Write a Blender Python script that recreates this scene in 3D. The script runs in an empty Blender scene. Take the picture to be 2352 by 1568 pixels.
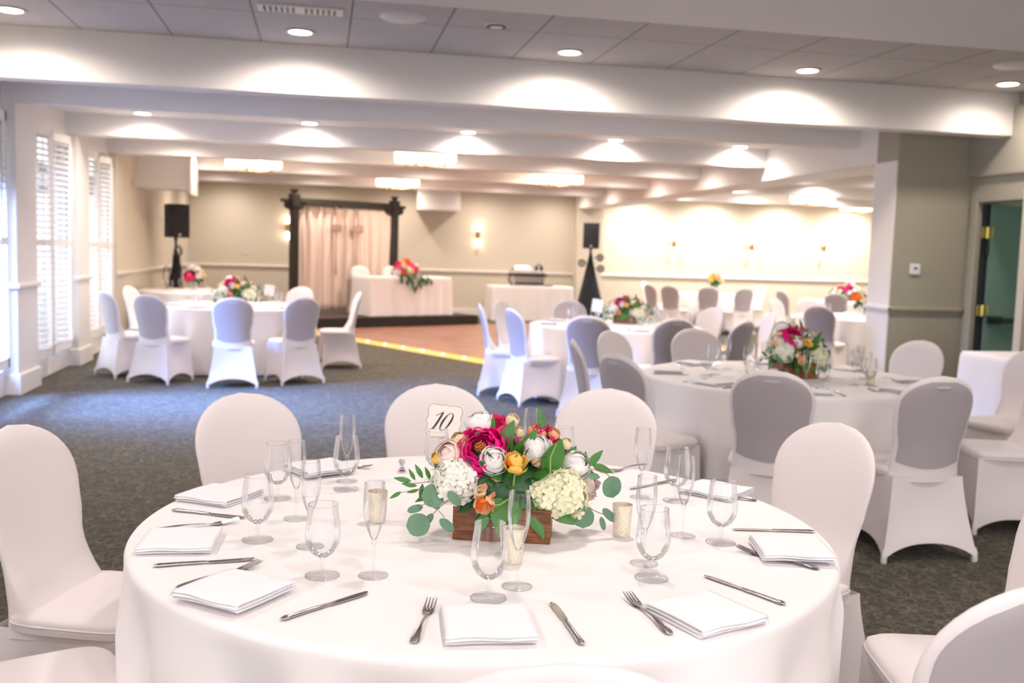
import bpy, math, random
from mathutils import Vector, Matrix
PI = math.pi
sin, cos = math.sin, math.cos
rnd = random.Random(7)
SC = bpy.context.scene
COL = SC.collection

# ------------------------------------------------------------------ materials
def mat(name, col, rough=.5, metal=0., spec=.5, emit=None, estr=0., sheen=0., sub=0., bump=0., bscale=200., var=0., vscale=5.):
    m = bpy.data.materials.new(name); m.use_nodes = True
    nt = m.node_tree; b = nt.nodes['Principled BSDF']
    b.inputs['Base Color'].default_value = (*col, 1)
    b.inputs['Roughness'].default_value = rough
    b.inputs['Metallic'].default_value = metal
    b.inputs['Specular IOR Level'].default_value = spec
    if sheen: b.inputs['Sheen Weight'].default_value = sheen
    if sub:
        b.inputs['Subsurface Weight'].default_value = sub
        b.inputs['Subsurface Radius'].default_value = (.02, .02, .02)
    if emit:
        b.inputs['Emission Color'].default_value = (*emit, 1)
        b.inputs['Emission Strength'].default_value = estr
    if bump or var:
        tc = nt.nodes.new('ShaderNodeTexCoord')
    if bump:
        n = nt.nodes.new('ShaderNodeTexNoise'); n.inputs['Scale'].default_value = bscale
        n.inputs['Detail'].default_value = 3
        nt.links.new(tc.outputs['Object'], n.inputs['Vector'])
        bp = nt.nodes.new('ShaderNodeBump'); bp.inputs['Strength'].default_value = bump
        bp.inputs['Distance'].default_value = .01
        nt.links.new(n.outputs['Fac'], bp.inputs['Height'])
        nt.links.new(bp.outputs['Normal'], b.inputs['Normal'])
    if var:
        n = nt.nodes.new('ShaderNodeTexNoise'); n.inputs['Scale'].default_value = vscale
        nt.links.new(tc.outputs['Object'], n.inputs['Vector'])
        mx = nt.nodes.new('ShaderNodeMix'); mx.data_type = 'RGBA'
        mx.inputs[6].default_value = (*[c*(1-var) for c in col], 1)
        mx.inputs[7].default_value = (*[min(1, c*(1+var)) for c in col], 1)
        nt.links.new(n.outputs['Fac'], mx.inputs[0])
        nt.links.new(mx.outputs[2], b.inputs['Base Color'])
    return m

def thin_glass(name, tint=(.97, .975, .98), ior=1.5, gl=.65):
    m = bpy.data.materials.new(name); m.use_nodes = True
    nt = m.node_tree; nt.nodes.remove(nt.nodes['Principled BSDF'])
    out = nt.nodes['Material Output']
    t = nt.nodes.new('ShaderNodeBsdfTransparent'); t.inputs[0].default_value = (*tint, 1)
    g = nt.nodes.new('ShaderNodeBsdfGlossy'); g.inputs['Roughness'].default_value = .02
    g.inputs['Color'].default_value = (1, 1, 1, 1)
    f = nt.nodes.new('ShaderNodeFresnel'); f.inputs['IOR'].default_value = ior
    lw = nt.nodes.new('ShaderNodeLayerWeight'); lw.inputs['Blend'].default_value = .35
    pw = nt.nodes.new('ShaderNodeMath'); pw.operation = 'POWER'; pw.inputs[1].default_value = 5
    nt.links.new(lw.outputs['Facing'], pw.inputs[0])
    # thin wall: longer path through the glass at the silhouette absorbs a little
    mc = nt.nodes.new('ShaderNodeMix'); mc.data_type = 'RGBA'
    mc.inputs[6].default_value = (*tint, 1); mc.inputs[7].default_value = (.90, .905, .92, 1)
    nt.links.new(pw.outputs[0], mc.inputs[0]); nt.links.new(mc.outputs[2], t.inputs[0])
    mx = nt.nodes.new('ShaderNodeMixShader')
    hf = nt.nodes.new('ShaderNodeMath'); hf.operation = 'MULTIPLY'; hf.inputs[1].default_value = gl; nt.links.new(f.outputs[0], hf.inputs[0])
    nt.links.new(hf.outputs[0], mx.inputs[0]); nt.links.new(t.outputs[0], mx.inputs[1]); nt.links.new(g.outputs[0], mx.inputs[2])
    nt.links.new(mx.outputs[0], out.inputs['Surface'])
    return m

M = {}
M['paint'] = mat('white_paint', (.80, .77, .755), .55, var=.02, vscale=1.5)
M['trim'] = mat('trim_paint', (.80, .77, .745), .4)
M['wall'] = mat('wall_paint', (.63, .57, .475), .7, bump=.15, bscale=90, var=.02, vscale=1.2)
M['wallgrey'] = mat('wall_paint_sage', (.37, .345, .275), .7, bump=.15, bscale=90)
M['cover'] = mat('stretch_cover', (.745, .69, .695), .75, sheen=.25, sub=.0, bump=.05, bscale=900)
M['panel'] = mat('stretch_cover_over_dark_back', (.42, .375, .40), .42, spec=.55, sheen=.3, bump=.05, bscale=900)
M['cloth'] = mat('table_linen', (.86, .83, .84), .8, sheen=.15, bump=.06, bscale=700)
M['napkin'] = mat('napkin_linen', (.86, .85, .89), .8, sheen=.2, bump=.12, bscale=900)
M['steel'] = mat('cutlery_steel', (.62, .58, .58), .16, 1.)
M['brass'] = mat('brass', (.70, .52, .16), .3, 1.)
M['bronze'] = mat('warm_bronze', (.45, .27, .16), .35, .9)
M['chrome'] = mat('chrome', (.75, .75, .75), .1, 1.)
M['black'] = mat('black_plastic', (.012, .014, .018), .5)
M['blackcloth'] = mat('black_fabric', (.008, .010, .016), .85, sheen=.1)
M['arch'] = mat('dark_stained_wood', (.018, .014, .010), .45, var=.3, vscale=20)
M['stage'] = mat('stage_black', (.016, .012, .010), .55, var=.25, vscale=6)
M['stagetop'] = mat('stage_carpet', (.05, .035, .028), .8)
M['glass'] = thin_glass('clear_glass')
M['glassfoot'] = thin_glass('clear_glass_foot', (.985, .985, .988), 1.5, .6)
M['pane'] = thin_glass('window_glass', (.96, .98, .98))
M['door'] = mat('teal_door_paint', (.16, .24, .20), .35)
M['shade'] = mat('glowing_shade', (.95, .85, .7), .5, emit=(1, .80, .60), estr=1.7)
M['sconce'] = mat('glowing_sconce_glass', (.95, .85, .7), .5, emit=(1, .80, .55), estr=6.)
M['lamp'] = mat('downlight_lens', (1, 1, 1), .4, emit=(1, .93, .84), estr=9.)
M['plant'] = mat('card_paper', (.95, .89, .84), .7)
M['ink'] = mat('black_ink', (.015, .012, .012), .6)
M['red'] = mat('alarm_red', (.75, .08, .05), .4)
M['grey'] = mat('grey_plastic', (.25, .25, .27), .45)
M['plastic'] = mat('white_plastic', (.78, .77, .82), .4)
M['silver'] = mat('brushed_silver', (.62, .58, .57), .35, .6)
M['sign'] = mat('hanging_sign_wood', (.42, .26, .21), .6, var=.2, vscale=30)
M['cord'] = mat('brown_cord', (.30, .20, .14), .8)
M['drape'] = mat('ivory_drape', (.80, .66, .58), .85, sheen=.2, var=.03)
M['candle'] = mat('wax', (.9, .84, .68), .5, sub=.3)
M['crest'] = mat('highlight_fabric', (.50, .47, .50), .5, sheen=.3)  # lighter tone that paints the glossy highlight on the chair backs
M['votive'] = mat('mercury_glass', (.90, .82, .66), .25, .45, bump=.5, bscale=250, var=.12, vscale=90)
M['outdoor'] = mat('outdoor_ground', (.45, .47, .50), .9)
M['eave'] = mat('eave_boards', (.36, .30, .24), .8)

def flower_mat(n, c1, tr=.18):
    m = mat(n, c1, .55, spec=.3, var=.08, vscale=35)
    nt = m.node_tree; b = nt.nodes['Principled BSDF']; out = nt.nodes['Material Output']
    t = nt.nodes.new('ShaderNodeBsdfTranslucent'); t.inputs[0].default_value = (*[min(.95, c*1.08) for c in c1], 1)
    mx = nt.nodes.new('ShaderNodeMixShader'); mx.inputs[0].default_value = tr
    nt.links.new(b.outputs[0], mx.inputs[1]); nt.links.new(t.outputs[0], mx.inputs[2]); nt.links.new(mx.outputs[0], out.inputs['Surface'])
    return m
M['magenta'] = flower_mat('magenta_petals', (.93, .018, .31))
M['hotpink'] = flower_mat('hot_pink_petals', (.92, .07, .26))
M['yolk'] = flower_mat('stamen_yellow', (.85, .30, .08))
M['white_p'] = flower_mat('ivory_petals', (.97, .95, .92))
M['cream_p'] = flower_mat('cream_petals', (.92, .80, .58))
M['blush_p'] = flower_mat('blush_petals', (.93, .77, .71))
M['peach_p'] = flower_mat('peach_petals', (.94, .56, .34))
M['yellow_p'] = flower_mat('yellow_petals', (.95, .62, .14))
M['orange_p'] = flower_mat('orange_petals', (.90, .22, .02))
M['hyd'] = flower_mat('hydrangea_petals', (.90, .89, .66))
M['hydw'] = flower_mat('white_hydrangea_petals', (.92, .91, .84))
M['leaf'] = mat('glossy_leaf', (.055, .20, .03), .4, var=.35, vscale=25)
M['leafd'] = mat('dark_leaf', (.018, .095, .022), .4, var=.35, vscale=25)
M['euca'] = mat('eucalyptus_leaf', (.12, .25, .15), .55, var=.25, vscale=25)
M['stem'] = mat('green_stem', (.22, .36, .08), .5)
M['twig'] = mat('brown_twig', (.30, .22, .14), .6)

def wood_box():
    m = bpy.data.materials.new('walnut_box_wood'); m.use_nodes = True
    nt = m.node_tree; b = nt.nodes['Principled BSDF']; b.inputs['Roughness'].default_value = .45
    tc = nt.nodes.new('ShaderNodeTexCoord'); mp = nt.nodes.new('ShaderNodeMapping'); mp.inputs['Scale'].default_value = (3, 30, 60)
    n = nt.nodes.new('ShaderNodeTexNoise'); n.inputs['Scale'].default_value = 2.2; n.inputs['Detail'].default_value = 6
    cr = nt.nodes.new('ShaderNodeValToRGB'); cr.color_ramp.elements[0].position = .3; cr.color_ramp.elements[1].position = .7
    cr.color_ramp.elements[0].color = (.10, .032, .010, 1); cr.color_ramp.elements[1].color = (.33, .125, .045, 1)
    nt.links.new(tc.outputs['Object'], mp.inputs[0]); nt.links.new(mp.outputs[0], n.inputs['Vector'])
    nt.links.new(n.outputs['Fac'], cr.inputs[0]); nt.links.new(cr.outputs[0], b.inputs['Base Color'])
    return m
M['boxwood'] = wood_box()

def carpet_mat():
    m = bpy.data.materials.new('charcoal_swirl_carpet'); m.use_nodes = True
    nt = m.node_tree; b = nt.nodes['Principled BSDF']; b.inputs['Roughness'].default_value = .9
    b.inputs['Sheen Weight'].default_value = .12; b.inputs['Specular IOR Level'].default_value = .2
    L = nt.links.new
    tc = nt.nodes.new('ShaderNodeTexCoord')
    n1 = nt.nodes.new('ShaderNodeTexNoise'); n1.inputs['Scale'].default_value = 7.; n1.inputs['Detail'].default_value = 3
    L(tc.outputs['Object'], n1.inputs['Vector'])
    add = nt.nodes.new('ShaderNodeMix'); add.data_type = 'RGBA'; add.blend_type = 'ADD'; add.inputs[0].default_value = .30
    L(tc.outputs['Object'], add.inputs[6]); L(n1.outputs['Color'], add.inputs[7])
    v = nt.nodes.new('ShaderNodeTexVoronoi'); v.feature = 'DISTANCE_TO_EDGE'; v.inputs['Scale'].default_value = 9.5
    L(add.outputs[2], v.inputs['Vector'])
    v2 = nt.nodes.new('ShaderNodeTexVoronoi'); v2.feature = 'DISTANCE_TO_EDGE'; v2.inputs['Scale'].default_value = 17.
    L(add.outputs[2], v2.inputs['Vector'])
    cr = nt.nodes.new('ShaderNodeValToRGB'); cr.color_ramp.elements[0].position = .0; cr.color_ramp.elements[1].position = .075
    cr.color_ramp.elements[0].color = (1, 1, 1, 1); cr.color_ramp.elements[1].color = (0, 0, 0, 1)
    L(v.outputs['Distance'], cr.inputs[0])
    cr2 = nt.nodes.new('ShaderNodeValToRGB'); cr2.color_ramp.elements[0].position = .0; cr2.color_ramp.elements[1].position = .09
    cr2.color_ramp.elements[0].color = (.55, .55, .55, 1); cr2.color_ramp.elements[1].color = (0, 0, 0, 1)
    L(v2.outputs['Distance'], cr2.inputs[0])
    mxx = nt.nodes.new('ShaderNodeMath'); mxx.operation = 'MAXIMUM'
    L(cr.outputs[0], mxx.inputs[0]); L(cr2.outputs[0], mxx.inputs[1])
    fine = nt.nodes.new('ShaderNodeTexNoise'); fine.inputs['Scale'].default_value = 260.; fine.inputs['Detail'].default_value = 2
    L(tc.outputs['Object'], fine.inputs['Vector'])
    fm = nt.nodes.new('ShaderNodeMath'); fm.operation = 'MULTIPLY_ADD'; fm.inputs[1].default_value = .3; fm.inputs[2].default_value = -.05
    L(fine.outputs['Fac'], fm.inputs[0])
    ad = nt.nodes.new('ShaderNodeMath'); ad.operation = 'MULTIPLY_ADD'; ad.inputs[1].default_value = .75; ad.use_clamp = True
    L(mxx.outputs[0], ad.inputs[0]); L(fm.outputs[0], ad.inputs[2])
    mx = nt.nodes.new('ShaderNodeMix'); mx.data_type = 'RGBA'
    mx.inputs[6].default_value = (.019, .016, .0105, 1); mx.inputs[7].default_value = (.185, .155, .10, 1)
    L(ad.outputs[0], mx.inputs[0]); L(mx.outputs[2], b.inputs['Base Color'])
    bp = nt.nodes.new('ShaderNodeBump'); bp.inputs['Strength'].default_value = .5; bp.inputs['Distance'].default_value = .01
    L(fine.outputs['Fac'], bp.inputs['Height']); L(bp.outputs['Normal'], b.inputs['Normal'])
    return m
M['carpet'] = carpet_mat()

def parquet_mat():
    m = bpy.data.materials.new('dance_floor_parquet'); m.use_nodes = True
    nt = m.node_tree; b = nt.nodes['Principled BSDF']; b.inputs['Roughness'].default_value = .38
    L = nt.links.new
    tc = nt.nodes.new('ShaderNodeTexCoord')
    br = nt.nodes.new('ShaderNodeTexBrick'); br.inputs['Scale'].default_value = 3.3; br.offset = 0.5
    br.inputs['Color1'].default_value = (.42, .19, .115, 1); br.inputs['Color2'].default_value = (.30, .125, .075, 1)
    br.inputs['Mortar'].default_value = (.19, .08, .05, 1); br.inputs['Mortar Size'].default_value = .008
    br.inputs['Brick Width'].default_value = 1.; br.inputs['Row Height'].default_value = 1.
    L(tc.outputs['Object'], br.inputs['Vector'])
    n = nt.nodes.new('ShaderNodeTexNoise'); n.inputs['Scale'].default_value = 9; L(tc.outputs['Object'], n.inputs['Vector'])
    mx = nt.nodes.new('ShaderNodeMix'); mx.data_type = 'RGBA'; mx.blend_type = 'MULTIPLY'; mx.inputs[0].default_value = .4
    L(br.outputs['Color'], mx.inputs[6]); L(n.outputs['Color'], mx.inputs[7]); L(mx.outputs[2], b.inputs['Base Color'])
    return m
M['parquet'] = parquet_mat()

def tile_mat():
    m = bpy.data.materials.new('acoustic_ceiling_tile'); m.use_nodes = True
    nt = m.node_tree; b = nt.nodes['Principled BSDF']; b.inputs['Roughness'].default_value = .85
    L = nt.links.new
    g = nt.nodes.new('ShaderNodeNewGeometry'); sx = nt.nodes.new('ShaderNodeSeparateXYZ'); L(g.outputs['Position'], sx.inputs[0])
    def line(out, off, step, w):
        a = nt.nodes.new('ShaderNodeMath'); a.operation = 'MULTIPLY_ADD'; a.inputs[1].default_value = 1/step; a.inputs[2].default_value = off/step+100.5
        L(out, a.inputs[0]); f = nt.nodes.new('ShaderNodeMath'); f.operation = 'FRACT'; L(a.outputs[0], f.inputs[0])
        s = nt.nodes.new('ShaderNodeMath'); s.operation = 'SUBTRACT'; s.inputs[1].default_value = .5; L(f.outputs[0], s.inputs[0])
        ab = nt.nodes.new('ShaderNodeMath'); ab.operation = 'ABSOLUTE'; L(s.outputs[0], ab.inputs[0])
        lt = nt.nodes.new('ShaderNodeMath'); lt.operation = 'LESS_THAN'; lt.inputs[1].default_value = w/step; L(ab.outputs[0], lt.inputs[0])
        return lt.outputs[0]
    lx = line(sx.outputs['X'], 1.93, .707, .007); ly = line(sx.outputs['Y'], -7.6, 1.06, .006)
    mxm = nt.nodes.new('ShaderNodeMath'); mxm.operation = 'MAXIMUM'; L(lx, mxm.inputs[0]); L(ly, mxm.inputs[1])
    n = nt.nodes.new('ShaderNodeTexNoise'); n.inputs['Scale'].default_value = 60; n.inputs['Detail'].default_value = 4
    L(g.outputs['Position'], n.inputs['Vector'])
    c0 = nt.nodes.new('ShaderNodeMix'); c0.data_type = 'RGBA'; c0.inputs[6].default_value = (.46, .43, .42, 1); c0.inputs[7].default_value = (.64, .60, .585, 1)
    L(n.outputs['Fac'], c0.inputs[0])
    c1 = nt.nodes.new('ShaderNodeMix'); c1.data_type = 'RGBA'; c1.inputs[7].default_value = (.20, .18, .18, 1)
    L(mxm.outputs[0], c1.inputs[0]); L(c0.outputs[2], c1.inputs[6]); L(c1.outputs[2], b.inputs['Base Color'])
    return m
M['tile'] = tile_mat()

# ------------------------------------------------------------------ mesh helpers
class MB:
    def __init__(s): s.v = []; s.f = []
    def add(s, verts, faces, T=None):
        n = len(s.v)
        s.v += [tuple(T @ Vector(p)) if T else tuple(p) for p in verts]
        s.f += [tuple(i+n for i in f) for f in faces]
        return s
    def box(s, x0, x1, y0, y1, z0, z1, T=None):
        v = [(x0,y0,z0),(x1,y0,z0),(x1,y1,z0),(x0,y1,z0),(x0,y0,z1),(x1,y0,z1),(x1,y1,z1),(x0,y1,z1)]
        f = [(0,3,2,1),(4,5,6,7),(0,1,5,4),(1,2,6,5),(2,3,7,6),(3,0,4,7)]
        return s.add(v, f, T)
    def lathe(s, prof, n=32, T=None, a0=0.):
        v = []; f = []
        for r, z in prof:
            for k in range(n):
                a = a0+2*PI*k/n; v.append((r*cos(a), r*sin(a), z))
        for i in range(len(prof)-1):
            for k in range(n):
                a = i*n+k; b = i*n+(k+1) % n
                f.append((a, b, b+n, a+n))
        return s.add(v, f, T)
    def cyl(s, r, z0, z1, n=24, T=None, r2=None):
        r2 = r if r2 is None else r2
        return s.lathe([(1e-4, z0), (r, z0), (r2, z1), (1e-4, z1)], n, T)
    def tube(s, pts, r, n=8, closed=False):
        pts = [Vector(p) for p in pts]; m = len(pts); v = []; f = []
        rr = r if isinstance(r, (list, tuple)) else [r]*m
        up = Vector((0, 0, 1))
        prev = None
        for i, p in enumerate(pts):
            if closed: d = pts[(i+1) % m]-pts[i-1]
            else: d = pts[min(i+1, m-1)]-pts[max(i-1, 0)]
            d.normalize()
            if prev is None:
                a = d.cross(up)
                if a.length < 1e-3: a = d.cross(Vector((1, 0, 0)))
            else:
                a = prev - d*prev.dot(d)
                if a.length < 1e-4: a = d.cross(up)
            a.normalize(); prev = a; b = d.cross(a)
            for k in range(n):
                t = 2*PI*k/n; v.append(p+(a*cos(t)+b*sin(t))*rr[i])
        R = m if closed else m-1
        for i in range(R):
            for k in range(n):
                a = i*n+k; b = i*n+(k+1) % n; c = ((i+1) % m)*n
                f.append((a, b, c+(k+1) % n, c+k))
        if not closed:
            f.append(tuple(range(n-1, -1, -1))); f.append(tuple((m-1)*n+k for k in range(n)))
        return s.add(v, f)
    def grid(s, fn, nu, nv, cu=False, T=None, flip=False):
        v = []; f = []
        for j in range(nv+1):
            for i in range(nu+(0 if cu else 1)):
                v.append(fn(i/nu, j/nv))
        w = nu if cu else nu+1
        for j in range(nv):
            for i in range(nu):
                a = j*w+i; b = j*w+(i+1) % w if cu else j*w+i+1
                q = (a, b, b+w, a+w)
                f.append(q[::-1] if flip else q)
        return s.add(v, f, T)
    def build(s, name, m, parent=None, smooth=False, loc=None, rotz=0., bevel=0.):
        me = bpy.data.meshes.new(name); me.from_pydata([tuple(p) for p in s.v], [], s.f); me.validate()
        me.materials.append(m if not isinstance(m, str) else M[m])
        if smooth:
            me.polygons.foreach_set('use_smooth', [True]*len(me.polygons))
            try: me.set_sharp_from_angle(angle=math.radians(50 if smooth is True else smooth))
            except Exception: pass
        o = bpy.data.objects.new(name, me); COL.objects.link(o)
        if parent: o.parent = parent
        if loc: o.location = loc
        if rotz: o.rotation_euler = (0, 0, rotz)
        if bevel:
            b = o.modifiers.new('bevel', 'BEVEL'); b.width = bevel; b.segments = 2; b.limit_method = 'ANGLE'
        return o

def TR(x=0, y=0, z=0, rz=0., rx=0., ry=0., s=1.):
    return Matrix.Translation((x, y, z)) @ Matrix.Rotation(rz, 4, 'Z') @ Matrix.Rotation(ry, 4, 'Y') @ Matrix.Rotation(rx, 4, 'X') @ Matrix.Scale(s, 4)
def tag(o, label, cat, group=None, kind=None):
    if label: o['label'] = label
    if cat: o['category'] = cat
    if group: o['group'] = group
    if kind: o['kind'] = kind
    return o
def thing(name, label, cat, loc=(0, 0, 0), rotz=0., group=None):
    o = bpy.data.objects.new(name, None); COL.objects.link(o); o.empty_display_size = .1
    o.location = loc; o.rotation_euler = (0, 0, rotz)
    return tag(o, label, cat, group)
def st(name, mb, m, smooth=False, bevel=0.):
    o = mb.build(name, m, smooth=smooth, bevel=bevel); o['kind'] = 'structure'; return o
KIDS = {}
def copy_tree(o, parent=None):
    c = o.copy(); COL.objects.link(c); c.parent = parent
    for ch in [x for x in o.children]:
        copy_tree(ch, c)
    return c
def dup(o, loc, rotz, label, group=None, scale=None):
    c = copy_tree(o); c.location = loc; c.rotation_euler = (0, 0, rotz); c['label'] = label
    if group: c['group'] = group
    if scale: c.scale = (scale,)*3
    return c
# first use of a prototype moves it, afterwards it is copied
class Proto:
    def __init__(s, make): s.make = make; s.o = None
    def put(s, loc, rotz, label, group=None, scale=None):
        if s.o is None:
            s.o = s.make(); o = s.o; o.location = loc; o.rotation_euler = (0, 0, rotz); o['label'] = label
            if group: o['group'] = group
            if scale: o.scale = (scale,)*3
            return o
        c = dup(s.o, loc, rotz, label, group, scale)
        if scale is None: c.scale = (1, 1, 1)
        return c

# ------------------------------------------------------------------ camera
YAW, PITCH, ROLL = math.radians(11.0), math.radians(5.13), math.radians(1.72)
H = 1.5
fwd = Vector((sin(YAW)*cos(PITCH), cos(YAW)*cos(PITCH), -sin(PITCH)))
rt = Vector((cos(YAW), -sin(YAW), 0)); up = rt.cross(fwd)
R_ = rt*cos(ROLL)+up*sin(ROLL); U_ = up*cos(ROLL)-rt*sin(ROLL)
cd = bpy.data.cameras.new('camera'); co = bpy.data.objects.new('camera', cd); COL.objects.link(co)
mw = Matrix((( R_.x, U_.x, -fwd.x, 0), (R_.y, U_.y, -fwd.y, 0), (R_.z, U_.z, -fwd.z, H), (0, 0, 0, 1)))
co.matrix_world = mw
cd.sensor_width = 36; cd.lens = 36*2270/2352; cd.clip_start = .05; cd.clip_end = 200
cd.dof.use_dof = True; cd.dof.focus_distance = 2.45; cd.dof.aperture_fstop = 3.4; cd.dof.aperture_blades = 0
SC.camera = co

# ------------------------------------------------------------------ room shell
ZC = 2.97      # ceiling of the far part
ZT = 3.19      # tiled ceiling of the near part
def sbox(name, x0, x1, y0, y1, z0, z1, m='paint', bevel=0.):
    return st(name, MB().box(x0, x1, y0, y1, z0, z1), m, bevel=bevel)
sbox('floor', -3.1, 14.2, -3, 22.8, -.1, 0, 'carpet')
sbox('ground_outside', -12, -3.1, -3, 30, -.15, -.05, 'outdoor')
sbox('ceiling_front', -3.1, 6.9, -3, 8.75, ZT, ZT+.1, 'tile')
sbox('ceiling_back', -3.1, 14.2, 8.75, 22.8, ZC, ZC+.3, 'paint')
# left wall with its three window openings
mb = MB()
for y0, y1 in ((-3, 6.4), (10.05, 10.85), (12.45, 13.2), (14.75, 14.85)):
    mb.box(-3.12, -2.95, y0, y1, 0, 3.25)
for y0, y1 in ((6.4, 10.05), (10.85, 12.45), (13.2, 14.75)):
    mb.box(-3.12, -2.95, y0, y1, 0, .24); mb.box(-3.12, -2.95, y0, y1, 2.70, 3.25)
st('wall_left', mb, 'paint')
sbox('wall_left_back', -3.12, -2.85, 14.85, 22.8, 0, ZC, 'wall')
sbox('wall_back', -3.12, 5.8, 22.6, 22.8, 0, ZC, 'wall')
sbox('wall_back_side', 5.8, 14.2, 22.6, 22.8, 0, ZC, 'wall')
sbox('wall_side_right', 14.0, 14.2, 8.9, 22.6, 0, ZC, 'wall')
sbox('wall_partition', 5.8, 6.85, 9.35, 9.75, 0, ZC, 'wallgrey')
st('wall_partition_side', MB().box(6.85, 14.2, 9.55, 9.75, 0, ZC), 'wall')
mb = MB().box(6.65, 6.85, -3, 8.48, 0, 3.25).box(6.65, 6.85, 9.15, 9.35, 0, 3.25).box(6.65, 6.85, 8.48, 9.15, 2.16, 3.25)
st('wall_right', mb, 'wallgrey')
sbox('column_face', 5.785, 5.80, 9.345, 9.76, 0, 2.56, 'paint')
sbox('pilaster', 5.8, 6.4, 22.25, 22.6, 0, 2.56, 'wall')
# piers between the windows
for n, (y0, y1) in enumerate(((10.1, 10.78), (12.5, 13.1))):
    sbox('trim_pier', -3.0, -2.83, y0, y1, 0, 3.0, 'paint', .006)
    sbox('baseboard_pier', -3.0, -2.805, y0-.02, y1+.02, 0, .20, 'trim', .008)
    sbox('trim_rail_pier', -3.0, -2.80, y0-.03, y1+.03, 1.02, 1.065, 'trim', .01)
# chair rails, baseboards
sbox('trim_rail_left', -2.86, -2.81, 14.85, 22.6, 1.02, 1.065, 'trim', .01)
sbox('trim_rail_back', -2.85, 14.0, 22.56, 22.61, 1.02, 1.065, 'trim', .01)
sbox('trim_rail_partition', 5.76, 6.65, 9.31, 9.36, 1.02, 1.062, 'wallgrey', .01)
sbox('trim_rail_column', 5.75, 5.80, 9.31, 9.78, 1.02, 1.065, 'trim', .01)
sbox('baseboard_left', -2.86, -2.83, 14.85, 22.6, 0, .18, 'trim')
sbox('baseboard_back', -2.85, 14.0, 22.57, 22.61, 0, .18, 'trim')
sbox('baseboard_partition', 5.77, 6.65, 9.32, 9.36, 0, .18, 'trim')
sbox('baseboard_column', 5.765, 5.80, 9.32, 9.78, 0, .18, 'trim')
# beams across the hall
def beam(name, y, t, z0, z1, x0=-3.0, x1=5.8, m='paint'):
    st(name, MB().box(x0, x1, y, y+t, z0, z1), m, bevel=.004)
beam('trim_beam_front', 8.7, .22, 2.78, 3.3, -3.1, 14.0)
beam('trim_beam_header', 10.125, .12, 2.76, ZC+.05)
for y in (12.45, 14.8, 17.3, 20.2):
    beam('trim_beam_cross', y, .26, 2.725, ZC+.05)
    beam('trim_beam_side', y, .26, 2.725, ZC+.05, 6.4, 14.0)
st('trim_beam_long', MB().box(5.8, 6.4, 9.75, 22.6, 2.56, ZC+.05), 'paint', bevel=.004)
sbox('trim_soffit_front', -3.0, 6.7, 4.25, 5.33, 2.78, 3.2, 'paint')
sbox('trim_soffit_moulding', -3.0, 6.7, 5.33, 5.36, 2.79, 2.83, 'trim', .006)
sbox('trim_soffit_moulding_top', -3.0, 6.7, 5.33, 5.40, 2.90, 2.96, 'trim', .01)
sbox('trim_bulkhead', 6.60, 6.66, 7.5, 9.35, 2.42, ZC+.1, 'wallgrey')
sbox('trim_duct_box_left', -2.86, -2.06, 16.4, 17.25, 2.35, 2.98, 'paint', .01)
sbox('trim_duct_box_edge', -2.06, -2.03, 16.34, 17.25, 2.27, 2.98, 'trim')
sbox('trim_duct_box_back', 2.08, 3.02, 22.05, 22.61, 2.39, 2.98, 'paint', .01)
# door with its casing, opened into the passage
D = 'wallgrey'
sbox('trim_door_casing', 6.60, 6.66, 9.15, 9.25, 0, 2.26, D, .01)
sbox('trim_door_casing_near', 6.60, 6.66, 8.38, 8.48, 0, 2.26, 'wall', .01)
sbox('trim_door_head', 6.602, 6.66, 8.48, 9.15, 2.16, 2.26, D)
sbox('wall_passage', 6.85, 9.6, 9.40, 9.54, 0, 2.6, D)
sbox('wall_passage_near', 6.85, 9.6, 7.2, 7.35, 0, 2.6, D)
sbox('ceiling_passage', 6.85, 9.6, 7.2, 9.55, 2.6, 2.7, 'paint')
mb = MB().box(0.04, 1.0, -.045, 0, 0.01, 2.13)
door = mb.build('door_1', 'door', bevel=.003); door['kind'] = 'structure'
door.location = (6.69, 9.14, 0); door.rotation_euler = (0, 0, math.radians(-3))
MB().box(-.035, .04, -.03, -.005, 0.01, 2.14).build('hinge_gap_shade', 'black', door)  # black strip standing in for the shade in the hinge gap
b = MB().box(.07, .94, -.12, -.075, .925, .98).box(.07, .20, -.12, -.045, .915, .995).box(.82, .94, -.12, -.045, .915, .995)
b.build('push_bar', 'black', door, bevel=.006)
for z in (.28, 1.05, 1.85):
    b = MB().box(-.05, .07, -.052, -.043, z-.055, z+.055).cyl(.011, z-.06, z+.06, 12, TR(0.0, -.055, 0))
    b.build('hinge', 'brass', door, bevel=.002)
MB().box(.0, .03, -.07, -.02, 1.62, 1.76).build('latch_bracket', 'black', door)
# windows: panes with muntins, behind the shutters
def window(n, y0, y1):
    fr = MB().box(-3.10, -3.04, y0, y0+.05, .24, 2.70).box(-3.10, -3.04, y1-.05, y1, .24, 2.70).box(-3.10, -3.04, y0, y1, .24, .30).box(-3.10, -3.04, y0, y1, 2.64, 2.70)
    k = max(2, round((y1-y0)/.8))
    for i in range(1, k):
        y = y0+(y1-y0)*i/k; fr.box(-3.09, -3.05, y-.02, y+.02, .24, 2.70)
    o = fr.build('window_%d' % n, 'trim'); o['kind'] = 'structure'
    MB().box(-3.075, -3.07, y0+.04, y1-.04, .28, 2.66).build('pane', 'pane', o)
window(1, 6.4, 10.05); window(2, 10.85, 12.45); window(3, 13.2, 14.75)
sbox('eave_outside', -5.2, -3.12, 2, 18, 2.25, 2.35, 'eave')
# garden wall outside, far enough to be seen only through the louvres
sbox('wall_garden', -9.2, -9.0, -3, 30, -.05, 1.0, 'outdoor')

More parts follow.
